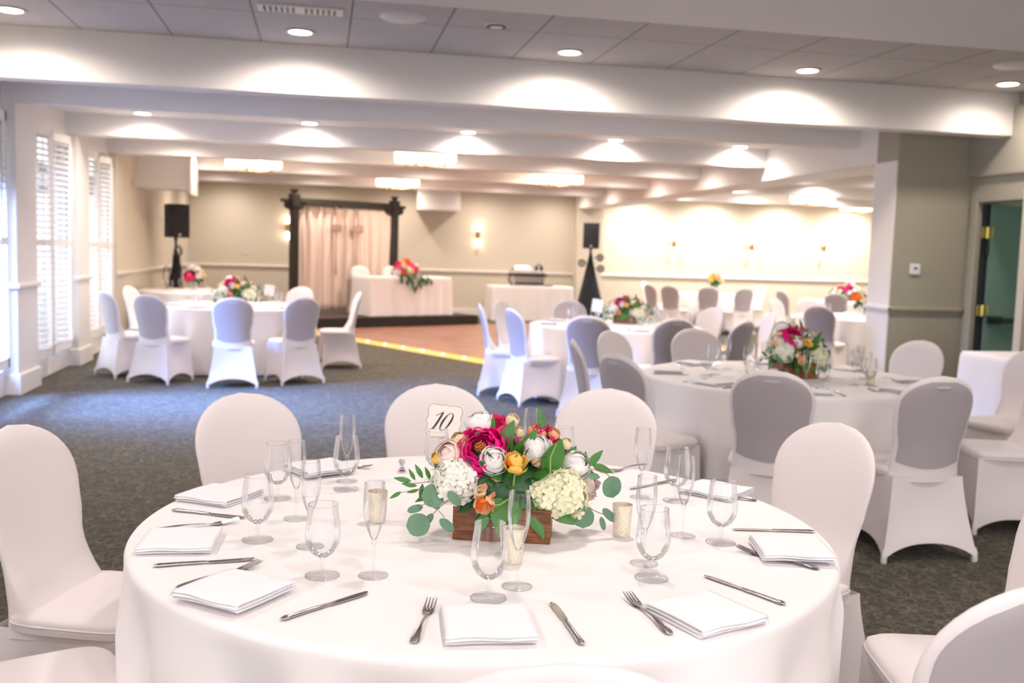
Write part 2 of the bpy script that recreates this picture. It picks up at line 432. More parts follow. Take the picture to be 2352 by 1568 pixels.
# shutters
def shutter(label, spots, z0, z1, tilt, grp):
    x, y, a = spots[0][:3]
    t = thing('plantation_shutter', label, 'shutter', (x, y, 0), 0, grp)
    for (px, py, ang, w) in spots:
        T = TR(px-x, py-y, 0, ang)
        f = MB().box(0, .045, -.014, .014, z0, z1, T).box(w-.045, w, -.014, .014, z0, z1, T)
        f.box(0, w, -.014, .014, z0, z0+.09, T).box(0, w, -.014, .014, z1-.09, z1, T)
        zm = (z0+z1)/2; f.box(0, w, -.013, .013, zm-.035, zm+.035, T)
        p = f.build('shutter_panel', 'trim', t)
        l = MB(); z = z0+.12
        while z < z1-.11:
            if abs(z-zm) > .06:
                l.box(.045, w-.045, -.032, .032, -.004, .004, T @ TR(0, 0, z, rx=tilt))
            z += .062
        l.tube([T @ Vector((w*.5, -.036, z0+.12)), T @ Vector((w*.5, -.036, z1-.12))], .005, 5)
        l.build('louvers', 'trim', p)
    return t
zz = math.radians(32)
shutter('white louvred shutters at the left edge of the photo, in front of the nearer pier', [(-2.90, 6.45+.6*i, PI/2, .58) for i in range(6)], .28, 2.66, math.radians(20), None)
def zig(y0, n, w, a):
    out = []; x, y = -2.93, y0
    for i in range(n):
        s = 1 if i % 2 == 0 else -1
        ang = PI/2 - s*a
        out.append((x, y, ang, w)); x += w*cos(ang); y += w*sin(ang)
    return out
shutter('white louvred bifold shutters between the two left piers, taller nearer window', zig(10.86, 4, .43, math.radians(16)), .26, 2.66, math.radians(24), None)
shutter('white louvred bifold shutters beyond the second left pier, further window', zig(13.22, 4, .41, math.radians(14)), .26, 2.62, math.radians(30), None)

# ------------------------------------------------------------------ lights
def spot(x, y, z, e, ang=168, col=(1, .86, .75), r=.08, blend=1.0):
    d = bpy.data.lights.new('downlight_beam', 'SPOT'); d.energy = e; d.color = col; d.spot_size = math.radians(ang)
    d.spot_blend = blend; d.shadow_soft_size = r
    o = bpy.data.objects.new('downlight_beam', d); COL.objects.link(o); o.location = (x, y, z)
def area(x, y, z, sx, sy, e, col, rot, spread=180):
    d = bpy.data.lights.new('daylight', 'AREA'); d.shape = 'RECTANGLE'; d.size = sx; d.size_y = sy; d.energy = e; d.color = col
    d.spread = math.radians(spread)
    o = bpy.data.objects.new('daylight', d); COL.objects.link(o); o.location = (x, y, z); o.rotation_euler = rot
def make_dl():
    t = thing('recessed_downlight', '', 'ceiling light')
    MB().lathe([(.085, 0), (.112, -.002), (.118, -.008), (.112, -.012), (.088, -.010), (.085, -.003)], 32).build('trim_ring', 'trim', t, True)
    MB().cyl(.086, -.008, -.002, 32).build('lens', 'lamp', t, True)
    return t
DL = Proto(make_dl)
E1, E2, E3 = 95, 82, 75
near = ((-2.30, 8.12, 'leftmost'), (-.19, 8.18, 'second from left'), (2.02, 8.24, 'middle'), (4.21, 8.30, 'second from right'), (6.20, 8.28, 'rightmost'))
for x, y, w in near:
    DL.put((x, y, ZT), 0, 'round recessed downlight in the tiled ceiling, %s of the front row' % w, 'downlights in the tiled ceiling')
    spot(x, y, ZT-.03, E1*(1.3 if x < 6 else .4))
row2 = ((-2.04, 12.14, 'leftmost, above the window side'), (-.165, 12.24, 'second from left'), (1.76, 12.28, 'middle one'), (3.66, 12.31, 'second from right'), (5.36, 12.32, 'rightmost, beside the long beam'))
for x, y, w in row2:
    DL.put((x, y, ZC), 0, 'small recessed downlight just below the grey header, %s' % w, 'downlights behind the header')
    spot(x, y, ZC-.03, E2)
for y in (14.3, 16.75, 19.6, 21.75):
    for x in (-1.95, -.1, 1.75, 3.6, 5.2):
        spot(x, y, ZC-.02, E3*(1. if y < 21 else .9), r=.07)
for y in (11.0, 14.2, 17.0, 19.8, 21.9):
    for x in (7.3, 9.1, 10.9, 12.7):
        spot(x, y, ZC-.02, E3*(1.6 if y < 21 else 2.6), r=.07, col=(1, .91, .84))
for y in (3.2, .6, -1.8):
    for x in (-1.6, .9, 3.4):
        spot(x, y, ZT-.03, 66, col=(1, .89, .83), r=.12)
# daylight through the left windows and into the passage
area(-3.7, 9.45, 1.5, 1.5, 1.0, 360, (.20, .38, 1.0), (0, math.radians(-52), 0), 75)
area(-3.9, 7.6, 1.3, 1.8, 2.0, 60, (.70, .80, 1.0), (0, math.radians(-90), 0))
area(-3.9, 11.7, 1.15, 1.8, 1.8, 60, (.62, .74, 1.0), (0, math.radians(-90), 0))
area(-3.9, 14.0, 1.15, 1.8, 1.8, 46, (.76, .82, 1.0), (0, math.radians(-90), 0))
area(9.5, 8.3, 1.2, 1.6, 1.6, 9, (.40, 1.0, .80), (0, math.radians(90), 0))
w = bpy.data.worlds.new('world'); SC.world = w; w.use_nodes = True
w.node_tree.nodes['Background'].inputs[0].default_value = (1.0, .955, .96, 1)
w.node_tree.nodes['Background'].inputs[1].default_value = 1.4
SC.view_settings.view_transform = 'Standard'; SC.view_settings.look = 'None'
SC.view_settings.gamma = 1; SC.view_settings.use_curve_mapping = False
SC.view_settings.exposure = 1.0
SC.cycles.max_bounces = 8; SC.cycles.diffuse_bounces = 4; SC.cycles.transparent_max_bounces = 24
SC.cycles.caustics_reflective = False; SC.cycles.caustics_refractive = False
SC.cycles.sample_clamp_indirect = 6
# ------------------------------------------------------------------ covered banquet chair
def lerp(t, pts):
    if t <= pts[0][0]: return pts[0][1]
    for (a, va), (b, vb) in zip(pts, pts[1:]):
        if t <= b:
            k = (t-a)/(b-a); k = k*k*(3-2*k); return va+(vb-va)*k
    return pts[-1][1]
ZTOP = .955
def hw(z):      # half width of the back
    if z > .78:
        u = min(1, (z-.78)/(ZTOP-.78)); return .214*max(0, 1-u**2.3)**(1/2.0)
    return lerp(z, [(.40, .196), (.48, .189), (.58, .186), (.70, .206), (.78, .214)])
def yc(z): return -.185-.105*max(0, (z-.45)/.5)**1.25
def th(z): return .024 if z > .6 else .024+.008*(.6-z)/.2
def crest(z): return max(.25, 1-max(0, (z-.86)/(ZTOP-.86))**3*.75)
def back_pt(u, v):      # closed ring: u around, v up
    z = .40+(ZTOP-.40)*(1-(1-v)**1.35)
    a = 2*PI*u; w = hw(z); c, s = cos(a), sin(a)
    x = w*math.copysign(abs(c)**.75, c)
    t = th(z)*crest(z); y = yc(z)+t*math.copysign(abs(s)**.9, s)
    if s > 0:   # fabric sweeps from the back on to the seat
        k = max(0, (.66-z)/.2); y += (.085*k**2.2)*(abs(s)**.6)
    # slight wrap of the back around the sitter
    y += .035*(x/.22)**2
    return (x, y, z)
def rear_y(x, z):
    w = max(hw(z), 1e-3); q = min(1, abs(x)/w)
    s = max(0, 1-q**(2/.75))**.5
    return yc(z)-th(z)*crest(z)*s**.9+.035*(x/.22)**2
def make_chair():
    t = thing('banquet_chair', '', 'chair')
    MB().grid(back_pt, 40, 20, cu=True).add([(0, yc(ZTOP), ZTOP)], []).build('backrest', 'cover', t, True)
    def pan(u, v):
        s = u*2-1; zb = .505-.035*(1-s*s); zt = .925
        z = zb+(zt-zb)*v
        w = hw(min(z, .80)) if z < .80 else .214*max(0, 1-((z-.80)/(.935-.80))**2.2)**.5
        x = s*max(w-.018, .004)
        return (x, rear_y(x, z)-.0025, z)
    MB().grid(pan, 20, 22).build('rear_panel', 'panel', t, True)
    # glossy spot at the handle hole, its highlight painted as a lighter patch
    MB().grid(lambda u, v: ((u*2-1)*.045*math.sqrt(max(0, 1-(v*2-1)**2)), rear_y((u*2-1)*.06, .895+.009*(v*2-1))-.006, .895+.009*(v*2-1)), 10, 6).build('handle_highlight', 'crest', t, True)
    # seat cushion
    def seat(u, v):
        a = 2*PI*u; c, s = cos(a), sin(a)
        n = .32
        ex = .216*math.copysign(abs(c)**n, c); ey = .198*math.copysign(abs(s)**n, s)+.004
        prof = [(.86, .415), (1, .425), (1.012, .445), (1.0, .462), (.93, .472), (.7, .480), (.35, .484), (.0, .485)]
        k = v*(len(prof)-1); i = min(int(k), len(prof)-2); f = k-i
        r = prof[i][0]*(1-f)+prof[i+1][0]*f; z = prof[i][1]*(1-f)+prof[i+1][1]*f
        ex *= 1-.12*max(0, -s)
        return (ex*r, ey*r, z)
    MB().grid(seat, 48, 14, cu=True).build('seat', 'cover', t, True)
    MB().tube([(.218*math.copysign(abs(cos(a))**.32, cos(a))*(1-.12*max(0, -sin(a))), .004+.200*math.copysign(abs(sin(a))**.32, sin(a)), .447) for a in [-.6+(PI+1.2)*i/48 for i in range(49)]], .0035, 5).build('piping', 'cover', t, True)
    # skirt stretched down to the four feet
    top = [(-.208, .192), (.208, .192), (.192, -.212), (-.192, -.212)]
    bot = [(-.235, .205), (.235, .205), (.262, -.285), (-.262, -.285)]
    def skirt(u, v):
        k = (u*4) % 4; i = int(k); s = (k-i); j = (i+1) % 4
        ss = s*2-1; arch = (1-abs(ss)**2.2)
        tx = top[i][0]*(1-s)+top[j][0]*s; ty = top[i][1]*(1-s)+top[j][1]*s
        bx = bot[i][0]*(1-s)+bot[j][0]*s; by = bot[i][1]*(1-s)+bot[j][1]*s
        x = tx+(bx-tx)*v**1.35; y = ty+(by-ty)*v**1.35
        pull = .030*arch*sin(PI*min(1, v*.75+.05))
        nx, ny = ((0, -1), (-1, 0), (0, 1), (1, 0))[i]
        x += nx*pull; y += ny*pull
        z0 = .012+.085*arch**.8
        z = .43+(z0-.43)*v
        if v > .93: x += nx*.006*arch; y += ny*.006*arch
        return (x, y, z)
    MB().grid(skirt, 64, 14, cu=True, flip=True).build('skirt', 'cover', t, 35)
    for x, y in bot:
        MB().lathe([(.001, 0), (.013, 0), (.016, .004), (.014, .05), (.006, .075)], 12, TR(x*.95, y*.95, 0)).build('foot_pocket', 'cover', t, True)
    return t
CH = Proto(make_chair)
def chair(bx, by, tx, ty, label, group, turn=0., z=0.):
    d = Vector((tx-bx, ty-by)); d.normalize()
    a = math.atan2(d.y, d.x)+math.radians(turn)
    ox, oy = bx+cos(a)*.275, by+sin(a)*.275
    return CH.put((ox, oy, z), a-PI/2, label, group)

T0, T1, T2, T3, T4, T5, T6, T7 = (.45, 2.61), (-1.0, 12.45), (2.94, 5.85), (3.1, 10.15), (-1.86, 16.15), (8.0, 19.7), (10.0, 17.4), (7.38, 12.48)
G = 'white covered chairs around the nearest round table'
for bx, by, tn, lb in (
    (-.875, 3.07, 0, 'white covered banquet chair at the left edge, inner back facing the nearest table'),
    (-.885, 2.24, 8, 'white covered chair in the bottom left corner with only its seat showing'),
    (-.28, 3.73, 0, 'white covered chair behind the nearest table, left of the table number'),
    (.47, 4.00, 0, 'white covered chair directly behind the number 10 card'),
    (1.17, 3.88, 0, 'white covered chair behind the nearest table, just right of the flowers'),
    (1.73, 3.06, 0, 'white covered chair at the right side of the nearest table, inner back facing the camera'),
    (1.91, 2.14, 4, 'white covered chair in the bottom right with its seat tucked to the nearest table'),
    (1.25, 1.49, -24, 'covered chair cut off by the bottom right corner, dark rear panel nearest the camera'),
    (.325, 1.255, 0, 'white covered chair at the bottom edge with only its rounded top rim showing')):
    chair(bx, by, *T0, lb, G, tn)
G = 'white covered chairs around the left round table by the windows'
for bx, by, lb in (
    (-.90, 10.63, 'covered chair with bluish rear panel, middle of the row at the left table'),
    (-.18, 10.93, 'covered chair with grey rear panel, right of the blue-lit one at the left table'),
    (-1.80, 10.95, 'covered chair turned half away, left of the blue-lit one at the left table'),
    (-2.34, 11.50, 'covered chair nearest the windows seen edge on at the left table'),
    (-2.33, 12.85, 'white covered chair at the window side of the left table, inner back showing'),
    (.47, 12.60, 'covered chair at the right end of the left table, seen from the side facing left'),
    (-.26, 13.75, 'white covered chair on the far side of the left table, only its top showing')):
    chair(bx, by, *T1, lb, G)
G = 'white covered chairs around the right middle round table'
for bx, by, tn, lb in (
    (2.23, 4.59, 0, 'covered chair with broad grey rear panel, directly in front of the right middle table'),
    (3.04, 4.39, -6, 'covered chair with grey rear panel, hem fully visible, right of the broad grey one'),
    (4.29, 6.46, 0, 'white covered chair before the thermostat wall'),
    (4.80, 5.90, 12, 'white covered chair at the right edge, the farther of two side-on chairs'),
    (4.13, 4.93, 22, 'white covered chair at the right edge, the nearer of two side-on chairs'),
    (2.87, 7.30, 0, 'white covered chair on the far left side of the right middle table, inner back showing'),
    (1.64, 5.32, 0, 'covered chair with bluish rear panel turned sideways, left of the right middle table'),
    (1.62, 6.20, 6, 'thin white covered chair seen edge on, between the two right hand tables'),
    (2.08, 6.95, 0, 'white covered chair behind the sideways bluish one, inner back facing the camera')):
    chair(bx, by, *T2, lb, G, tn)
G = 'white covered chairs around the centre back round table'
for bx, by, tn, lb in (
    (2.38, 8.67, 0, 'covered chair with grey rear panel, in front of the centre back table'),
    (1.85, 9.62, -8, 'covered chair with blue-grey rear panel standing at the end of the dance floor'),
    (2.02, 11.12, 0, 'white covered chair peeking out behind the blue-grey one near the dance floor'),
    (1.67, 10.40, 0, 'slim white covered chair seen edge on, leftmost beside the dance floor'),
    (2.94, 11.60, 0, 'white covered chair on the far side of the centre back table, before the DJ table'),
    (3.18, 8.53, 0, 'covered chair with grey rear panel, right front of the centre back table'),
    (4.37, 10.56, 0, 'white covered chair right of the centre back table, inner back facing the camera'),
    (3.82, 8.45, 14, 'covered chair with half-hidden grey rear panel right of the centre back table'),
    (4.68, 9.72, 6, 'thin white covered chair leaning left between the middle tables')):
    chair(bx, by, *T3, lb, G, tn)
G = 'white covered chairs around the far round table by the bright wall'
for bx, by, lb in (
    (6.53, 19.22, 'narrow pinkish covered chair, leftmost at the far table'),
    (6.95, 20.75, 'white covered chair behind the leftmost pink ones at the far table'),
    (6.76, 18.66, 'pinkish covered chair, second from left at the far table'),
    (7.49, 18.40, 'pinkish grey covered chair in front of the far table'),
    (8.20, 18.25, 'dusky covered chair, right of the middle one at the far table'),
    (9.35, 20.0, 'bright white covered chair at the right end of the far table')):
    chair(bx, by, *T5, lb, G)
G = 'white covered chairs around the two right back tables'
for bx, by, tb, lb in (
    (8.45, 17.25, T6, 'pale covered chair left of the far right flowers'),
    (9.05, 16.30, T6, 'covered chair with dusky rear panel peeking up before the far right table'),
    (11.0, 18.3, T6, 'dim covered chair half hidden beside the column, beyond the far right flowers'),
    (6.15, 11.49, T7, 'covered chair with mauve rear panel in front of the table cut by the column'),
    (6.55, 13.55, T7, 'pale grey covered chair left of the table cut by the column'),
    (7.28, 13.95, T7, 'white covered chair behind the mauve one, inner back showing')):
    chair(bx, by, *tb, lb, G)

# ------------------------------------------------------------------ draped tables
def round_cloth(seed, nf=15, R=.905, n=180, drop=.745):
    r0 = random.Random(seed); ph = [r0.uniform(0, 2*PI) for _ in range(6)]
    def f(u, v):
        a = 2*PI*u
        if v < .3:
            r = R*max(.0005, (v/.3)); return (r*cos(a), r*sin(a), 0)
        if v < .42:
            k = (v-.3)/.12*PI/2; return ((R+.018*sin(k))*cos(a), (R+.018*sin(k))*sin(a), -.018*(1-cos(k)))
        k = (v-.42)/.58
        fold = (.50*sin(nf*a+ph[0]+.8*sin(2*a+ph[1]))+.32*sin((nf-6)*a+ph[2])+.25*sin((nf+9)*a+ph[3]))
        sharp = math.copysign(abs(fold)**.8, fold)
        r = R+.018-.012*k+(.042 if n > 200 else .052)*sharp*min(1, k*(5 if n > 200 else 2.2))**1.1+.004*k
        a2 = a+.012*k*sin(7*a+ph[4])
        return (r*cos(a2), r*sin(a2), -.018-(drop-.018)*k)
    return MB().grid(f, n, 44, cu=True, flip=True)
def round_table(c, label, group, seed, near=False, base=None):
    o = round_cloth(seed, n=288 if near else 160).build('tablecloth', 'cloth', None, 60)
    o.location = (*c, .76); tag(o, label, 'tablecloth', group)
    return o
g = 'white floor-length cloths on round tables'
round_table(T0, 'white round tablecloth on the nearest table, set with glasses and cutlery', g, 1, True)
round_table(T1, 'white round tablecloth on the left table beside the shutters', g, 2)
round_table(T2, 'white round tablecloth on the right middle table before the column', g, 3)
round_table(T3, 'white round tablecloth on the centre back table near the dance floor', g, 4)
round_table(T4, 'white round tablecloth on the table in the far left corner below the black speaker', g, 5)
round_table(T5, 'white round tablecloth on the farthest table before the bright wall', g, 6)
round_table(T6, 'white round tablecloth on the far right table beside the column', g, 7)
round_table(T7, 'white round tablecloth on the table partly hidden by the column', g, 8)

def rect_cloth(lx, ly, drop, seed, amp=.02):
    r0 = random.Random(seed); ph = [r0.uniform(0, 6) for _ in range(4)]
    per = 2*(lx+ly); rc = .04
    def edge(u):
        s = (u % 1)*per
        if s < lx: return (s-lx/2, -ly/2, 0, -1, s)
        s -= lx
        if s < ly: return (lx/2, s-ly/2, 1, 0, s+lx)
        s -= ly
        if s < lx: return (lx/2-s, ly/2, 0, 1, s+lx+ly)
        s -= lx
        return (-lx/2, ly/2-s, -1, 0, s+2*lx+ly)
    def f(u, v):
        x, y, nx, ny, s = edge(u)
        if v < .2: k = max(.001, v/.2); return (x*k, y*k, 0)
        if v < .26: k = (v-.2)/.06; return (x+nx*.012*k, y+ny*.012*k, -.012*k)
        k = (v-.26)/.74
        w = amp*(sin(s*16+ph[0])+.6*sin(s*27+ph[1]))*min(1, k*1.5)
        cx = min(1, min(abs(abs(x)-lx/2)+abs(abs(y)-ly/2), .2)/.2)
        out = .012+.004+w*cx+.035*k*(1-cx)
        ox, oy = nx, ny
        if cx < 1: ox, oy = nx+(1-cx)*math.copysign(.7, x)*(nx == 0), ny+(1-cx)*math.copysign(.7, y)*(ny == 0)
        return (x+ox*out, y+oy*out, -.012-(drop-.012)*k)
    return MB().grid(f, 220, 24, cu=True, flip=True)
UA = math.atan2(.474, .8805)
def rect_table(x, y, z, rz, lx, ly, drop, label, seed, amp=.02):
    o = rect_cloth(lx, ly, drop, seed, amp).build('tablecloth', 'cloth', None, 60); o.location = (x, y, z); o.rotation_euler = (0, 0, rz)
    return tag(o, label, 'tablecloth')
# sweetheart table: front left corner (.95, 19.0)
cu, su = cos(UA), sin(UA)
rect_table(.95+cu*.92-su*.36, 19.03+su*.92+cu*.36, .965, UA, 1.84, .72, .755, 'white tablecloth on the long head table standing on the black stage', 11)
rect_table(4.57, 21.62, .775, math.radians(3), 1.80, .62, .76, 'white tablecloth on the DJ table under the audio rack', 12, .012)
rect_table(5.92, 6.95, .76, 0, .76, 1.6, .745, 'white tablecloth on the rectangular table before the open green door', 13, .012)
# ------------------------------------------------------------------ stage, dance floor, arch
def stage():
    t = thing('stage', 'low black stage platform under the dark arch and head table', 'stage', (.97, 18.88, 0), UA)
    MB().box(-1.95, 2.5, 0, 2.2, .0, .185).build('riser', 'stage', t)
    MB().box(-1.96, 2.51, -.01, 2.2, .185, .20).build('deck', 'stagetop', t)
stage()
def dance():
    t = thing('dance_floor', 'reddish wooden portable dance floor with a lit yellow edge', 'dance floor', (-.36, 18.02, 0), UA)
    MB().box(.06, 5.3, -5.6, -.03, .002, .022).build('parquet', 'parquet', t)
    gold = mat('gold_edge', (.75, .42, .08), .4, .3, emit=(1, .55, .1), estr=.25)
    MB().add([(-.16, -5.7, .003), (.06, -5.6, .003), (.06, -.03, .003), (-.16, -.03, .003), (.06, -5.6, .024), (.06, -.03, .024)], [(0, 1, 4), (0, 4, 5, 3), (3, 5, 2), (0, 3, 2, 1)]).build('edge_trim', gold, t)
    MB().add([(-.16, -5.7, .003), (5.3, -5.7, .003), (5.3, -5.6, .024), (.06, -5.6, .024), (5.3, -5.6, .003), (.06, -5.6, .003)], [(0, 1, 2, 3), (1, 4, 2), (0, 3, 5)]).build('edge_trim', gold, t)
    bulb = mat('edge_bulb', (1, .9, .7), .5, emit=(1, .75, .4), estr=8)
    for i in range(10):
        MB().lathe([(.001, .012), (.020, .006), (.024, 0)], 12, TR(-.03, -.3-.52*i, .015)).build('edge_light', bulb, t, True)
dance()
def arch():
    t = thing('wooden_arch', 'dark wooden arch with carved brackets on the stage', 'arch', (-.53, 19.6, .2), math.atan2(1.2, 2.0))
    L = 2.333
    for k, x in enumerate((0, L)):
        b = MB().box(x-.07, x+.07, -.07, .07, .0, 2.12)
        b.build('post', 'arch', t, bevel=.006)
        b = MB().box(x-.085, x+.085, -.085, .085, 2.06, 2.30)
        for s in (-1, 1):
            b.lathe([(.001, -.05), (.075, -.05), (.085, 0), (.075, .05), (.001, .05)], 20, TR(x+s*.13, 0, 2.09, rx=PI/2))
            b.lathe([(.001, -.045), (.060, -.045), (.065, 0), (.060, .045), (.001, .045)], 20, TR(x+s*.055, 0, 2.04, rx=PI/2))
            b.box(x+min(s*.05, s*.20), x+max(s*.05, s*.20), -.05, .05, 2.09, 2.15)
        b.box(x-.27, x+.25, -.06, .06, 2.14, 2.20)
        b.lathe([(.055, 2.28), (.052, 2.32), (.085, 2.375), (.095, 2.385), (.001, 2.385)], 4, TR(x, 0, 0), PI/4)
        b.build('bracket', 'arch', t, bevel=.004)
        MB().box(x-.10, x+.10, -.10, .10, 0, .04).build('foot', 'arch', t)
    MB().box(.0, L, -.04, .04, 2.10, 2.235).build('crossbar', 'arch', t, bevel=.006)
    # curtains
    return t
ar = arch()
def drape(x0, x1, label, seed):
    r0 = random.Random(seed); ph = [r0.uniform(0, 6) for _ in range(5)]
    def f(u, v):
        x = x0+(x1-x0)*u; z = 2.12-2.08*v
        w = .035*sin(u*34+ph[0]+.7*sin(v*2+ph[1]))+.022*sin(u*57+ph[2])
        return (x+.012*sin(v*5+ph[3]+u*7), .03+w*(.4+.6*min(1, v*4)), z)
    o = MB().grid(f, 160, 14).build('curtain', 'drape', None, True)
    o.location = (-.53, 19.6, .2); o.rotation_euler = (0, 0, math.atan2(1.2, 2.0))
    sol = o.modifiers.new('thickness', 'SOLIDIFY'); sol.thickness = .004
    tag(o, label, 'curtain', 'ivory curtains on the dark arch')
drape(.07, 1.13, 'ivory curtain panel hanging in the left half of the dark arch', 3)
drape(1.15, 2.24, 'ivory curtain panel hanging in the right half of the dark arch', 4)
def hang_sign(px, lab):
    t = thing('hanging_sign', lab, 'sign', (-.53, 19.6, .2), math.atan2(1.2, 2.0), 'wooden signs hanging in the arch')
    MB().box(px-.13, px+.13, -.085, -.065, 1.60, 1.75).build('board', 'sign', t, bevel=.008)
    b = MB()
    for i in range(5): b.tube([(px-.08+.035*i, -.087, 1.66+.02*(i % 2)), (px-.065+.035*i, -.087, 1.70-.02*(i % 2))], .003, 5)
    b.build('scrollwork', 'drape', t)
    MB().tube([(px, -.075, 2.10), (px-.012, -.075, 1.95), (px, -.075, 1.74)], .012, 6).build('cord', 'cord', t, True)
    MB().tube([(px-.02, -.07, 1.60), (px-.012, -.075, 1.2), (px, -.07, .75)], [.014, .010, .02], 6).build('ribbon', 'cord', t, True)
hang_sign(.90, 'small brown wooden sign hanging on the left curtain of the arch')
hang_sign(1.40, 'small brown wooden sign hanging on the right curtain of the arch')
TA = (.95+cu*.92-su*.36, 19.03+su*.92+cu*.36)
nx_, ny_ = -su, cu
for s, lb in ((-.56, 'white covered chair at the head table, clear left one'), (.16, 'white covered chair at the head table behind the flowers')):
    cx, cy = TA[0]+cu*s, TA[1]+su*s
    chair(cx+nx_*.74, cy+ny_*.74, cx, cy, lb, 'white covered chairs at the head table on the stage', 0, .2)

# ------------------------------------------------------------------ speakers
def speaker_box(name_label, loc, rz, w=.34, d=.33, h=.53):
    t = thing('loudspeaker', name_label, 'speaker', loc, rz)
    b = MB()
    pr = [(-w/2, -d/2), (w/2, -d/2), (w/2*.78, d/2), (-w/2*.78, d/2)]
    b.add([(x, y, 0) for x, y in pr]+[(x, y, h) for x, y in pr], [(0, 3, 2, 1), (4, 5, 6, 7), (0, 1, 5, 4), (1, 2, 6, 5), (2, 3, 7, 6), (3, 0, 4, 7)])
    b.build('cabinet', 'black', t, bevel=.015)
    MB().box(-w/2+.02, w/2-.02, -d/2-.012, -d/2, .02, h-.02).build('grille', mat('speaker_grille', (.02, .022, .028), .6, .3, bump=.6, bscale=500), t, bevel=.008)
    MB().lathe([(.001, 0), (.022, .001), (.024, .006), (.020, .010)], 16, TR(0, -d/2-.012, .045, rx=PI/2)).build('badge', 'silver', t, True)
    for s in (-1, 1): MB().box(s*(w/2*.86)-.012, s*(w/2*.86)+.012, -.06, .06, h*.45, h*.55).build('handle', 'black', t, bevel=.005)
    MB().cyl(.03, -.05, 0, 16).build('pole_socket', 'black', t)
    return t
rzR = math.radians(-15)
speaker_box('black loudspeaker raised on a black cone-draped stand, right of the DJ table', (5.50, 20.0, 1.635), rzR)
def cone_stand():
    t = thing('speaker_stand', 'speaker stand under a flared black fabric scrim right of the DJ table', 'speaker stand', (5.50, 20.0, 0), rzR)
    MB().cyl(.022, .1, 1.585, 16).build('pole', 'black', t)
    def f(u, v):
        a = 2*PI*u; r = .028+.36*v**1.12
        tri = 1+.16*cos(3*a+.6)*v
        return (r*tri*cos(a), r*tri*sin(a), 1.55-1.53*v)
    MB().grid(f, 48, 16, cu=True, flip=True).build('fabric_scrim', 'blackcloth', t, True)
    for a in (.5, .5+2*PI/3, .5+4*PI/3):
        MB().tube([(0, 0, .75), (.37*cos(a), .37*sin(a), .015)], .012, 8).build('leg', 'black', t)
cone_stand()
def par(x, z, y, lab):
    t = thing('stage_light', lab, 'stage light', (x, y, z), math.radians(-15), 'round stage lights beside the cone-draped stand')
    T = TR(rx=PI/2)
    MB().lathe([(.045, -.13), (.062, -.10), (.072, 0), (.080, .0), (.080, .012), (.066, .012), (.064, -.005)], 28, T).build('housing', 'black', t, True)
    MB().lathe([(.001, .002), (.063, .002), (.066, -.006)], 28, T).build('lens_face', 'grey', t, True)
    for k in range(6):
        MB().cyl(.014, .002, .008, 10, TR(.036*cos(k*PI/3), 0, .036*sin(k*PI/3)) @ T).build('led', 'silver', t, True)
    s = 1 if x < 5.5 else -1
    MB().tube([(s*.08, .03, 0), (s*.15, .03, .0)], .008, 6).build('bracket_arm', 'black', t)
par(5.30, 1.33, 19.93, 'round grey stage light left of the black cone stand')
par(5.68, 1.45, 19.90, 'round grey stage light right of the cone stand, upper one')
par(5.70, 1.22, 19.90, 'round grey stage light right of the cone stand, lower one')
rzL = math.radians(28)
speaker_box('black loudspeaker on a stand in the far left corner below the duct box', (-2.43, 17.6, 1.585), rzL, .36, .34, .56)
def lump_stand():
    t = thing('speaker_stand', 'speaker stand bundled in black fabric and cables in the far left corner', 'speaker stand', (-2.43, 17.6, 0), 0)
    MB().cyl(.02, .3, 1.535, 14).build('pole', 'black', t)
    r0 = random.Random(5); ph = [r0.uniform(0, 6) for _ in range(6)]
    def f(u, v):
        a = 2*PI*u; r = lerp(v, [(0, .03), (.1, .055), (.3, .085), (.6, .15), (1, .24)])
        r *= 1+.18*sin(3*a+ph[0]+4*v)+.10*sin(7*a+ph[1]-9*v)+.06*sin(13*a+ph[2])
        return (r*cos(a)+.02*sin(v*9), r*sin(a), 1.36-1.34*v)
    MB().grid(f, 60, 30, cu=True, flip=True).build('fabric_wrap', 'blackcloth', t, True)
    pts = [(.05+.06*cos(a), -.09, 1.36+.09*sin(a)) for a in [2*PI*i/20 for i in range(20)]]
    MB().tube(pts, .012, 6, True).tube([(p[0]*.8, p[1]-.02, p[2]-.03) for p in pts], .010, 6, True).build('cable_loop', 'black', t, True)
    pts = [(-.14+.05*cos(a), -.08, .95+.16*sin(a)) for a in [2*PI*i/20 for i in range(20)]]
    MB().tube(pts, .008, 6, True).build('cable_loop', 'black', t, True)
lump_stand()

# ------------------------------------------------------------------ DJ rack
def rack():
    t = thing('audio_rack', 'silver road-case audio rack on the DJ table', 'audio equipment', (4.50, 21.62, .785), math.radians(3))
    b = MB().box(-.36, -.33, -.22, .22, 0, .30).box(.33, .36, -.22, .22, 0, .30).box(-.36, .36, .20, .22, 0, .30).box(-.36, .36, -.22, .22, .0, .015)
    b.build('case', 'silver', t, bevel=.005)
    for z, h, m in ((.02, .045, 'black'), (.075, .06, 'silver'), (.145, .06, 'silver')):
        MB().box(-.325, .325, -.20, .18, z, z+h).build('rack_unit', m, t, bevel=.004)
    MB().box(-.40, .40, -.26, .22, .215, .255).build('shelf', 'black', t, bevel=.006)
    for i in range(7): MB().cyl(.016, 0, .02, 12, TR(-.27+.09*i, -.20, .11, rx=PI/2)).build('knob', 'black', t)
    b = MB()
    for s in (-1,): b.tube([(s*.37, -.1, .02), (s*.45, -.12, .12), (s*.40, -.1, .24), (s*.38, -.05, .27)], .018, 8)
    b.build('cable', 'black', t, True)
rack()
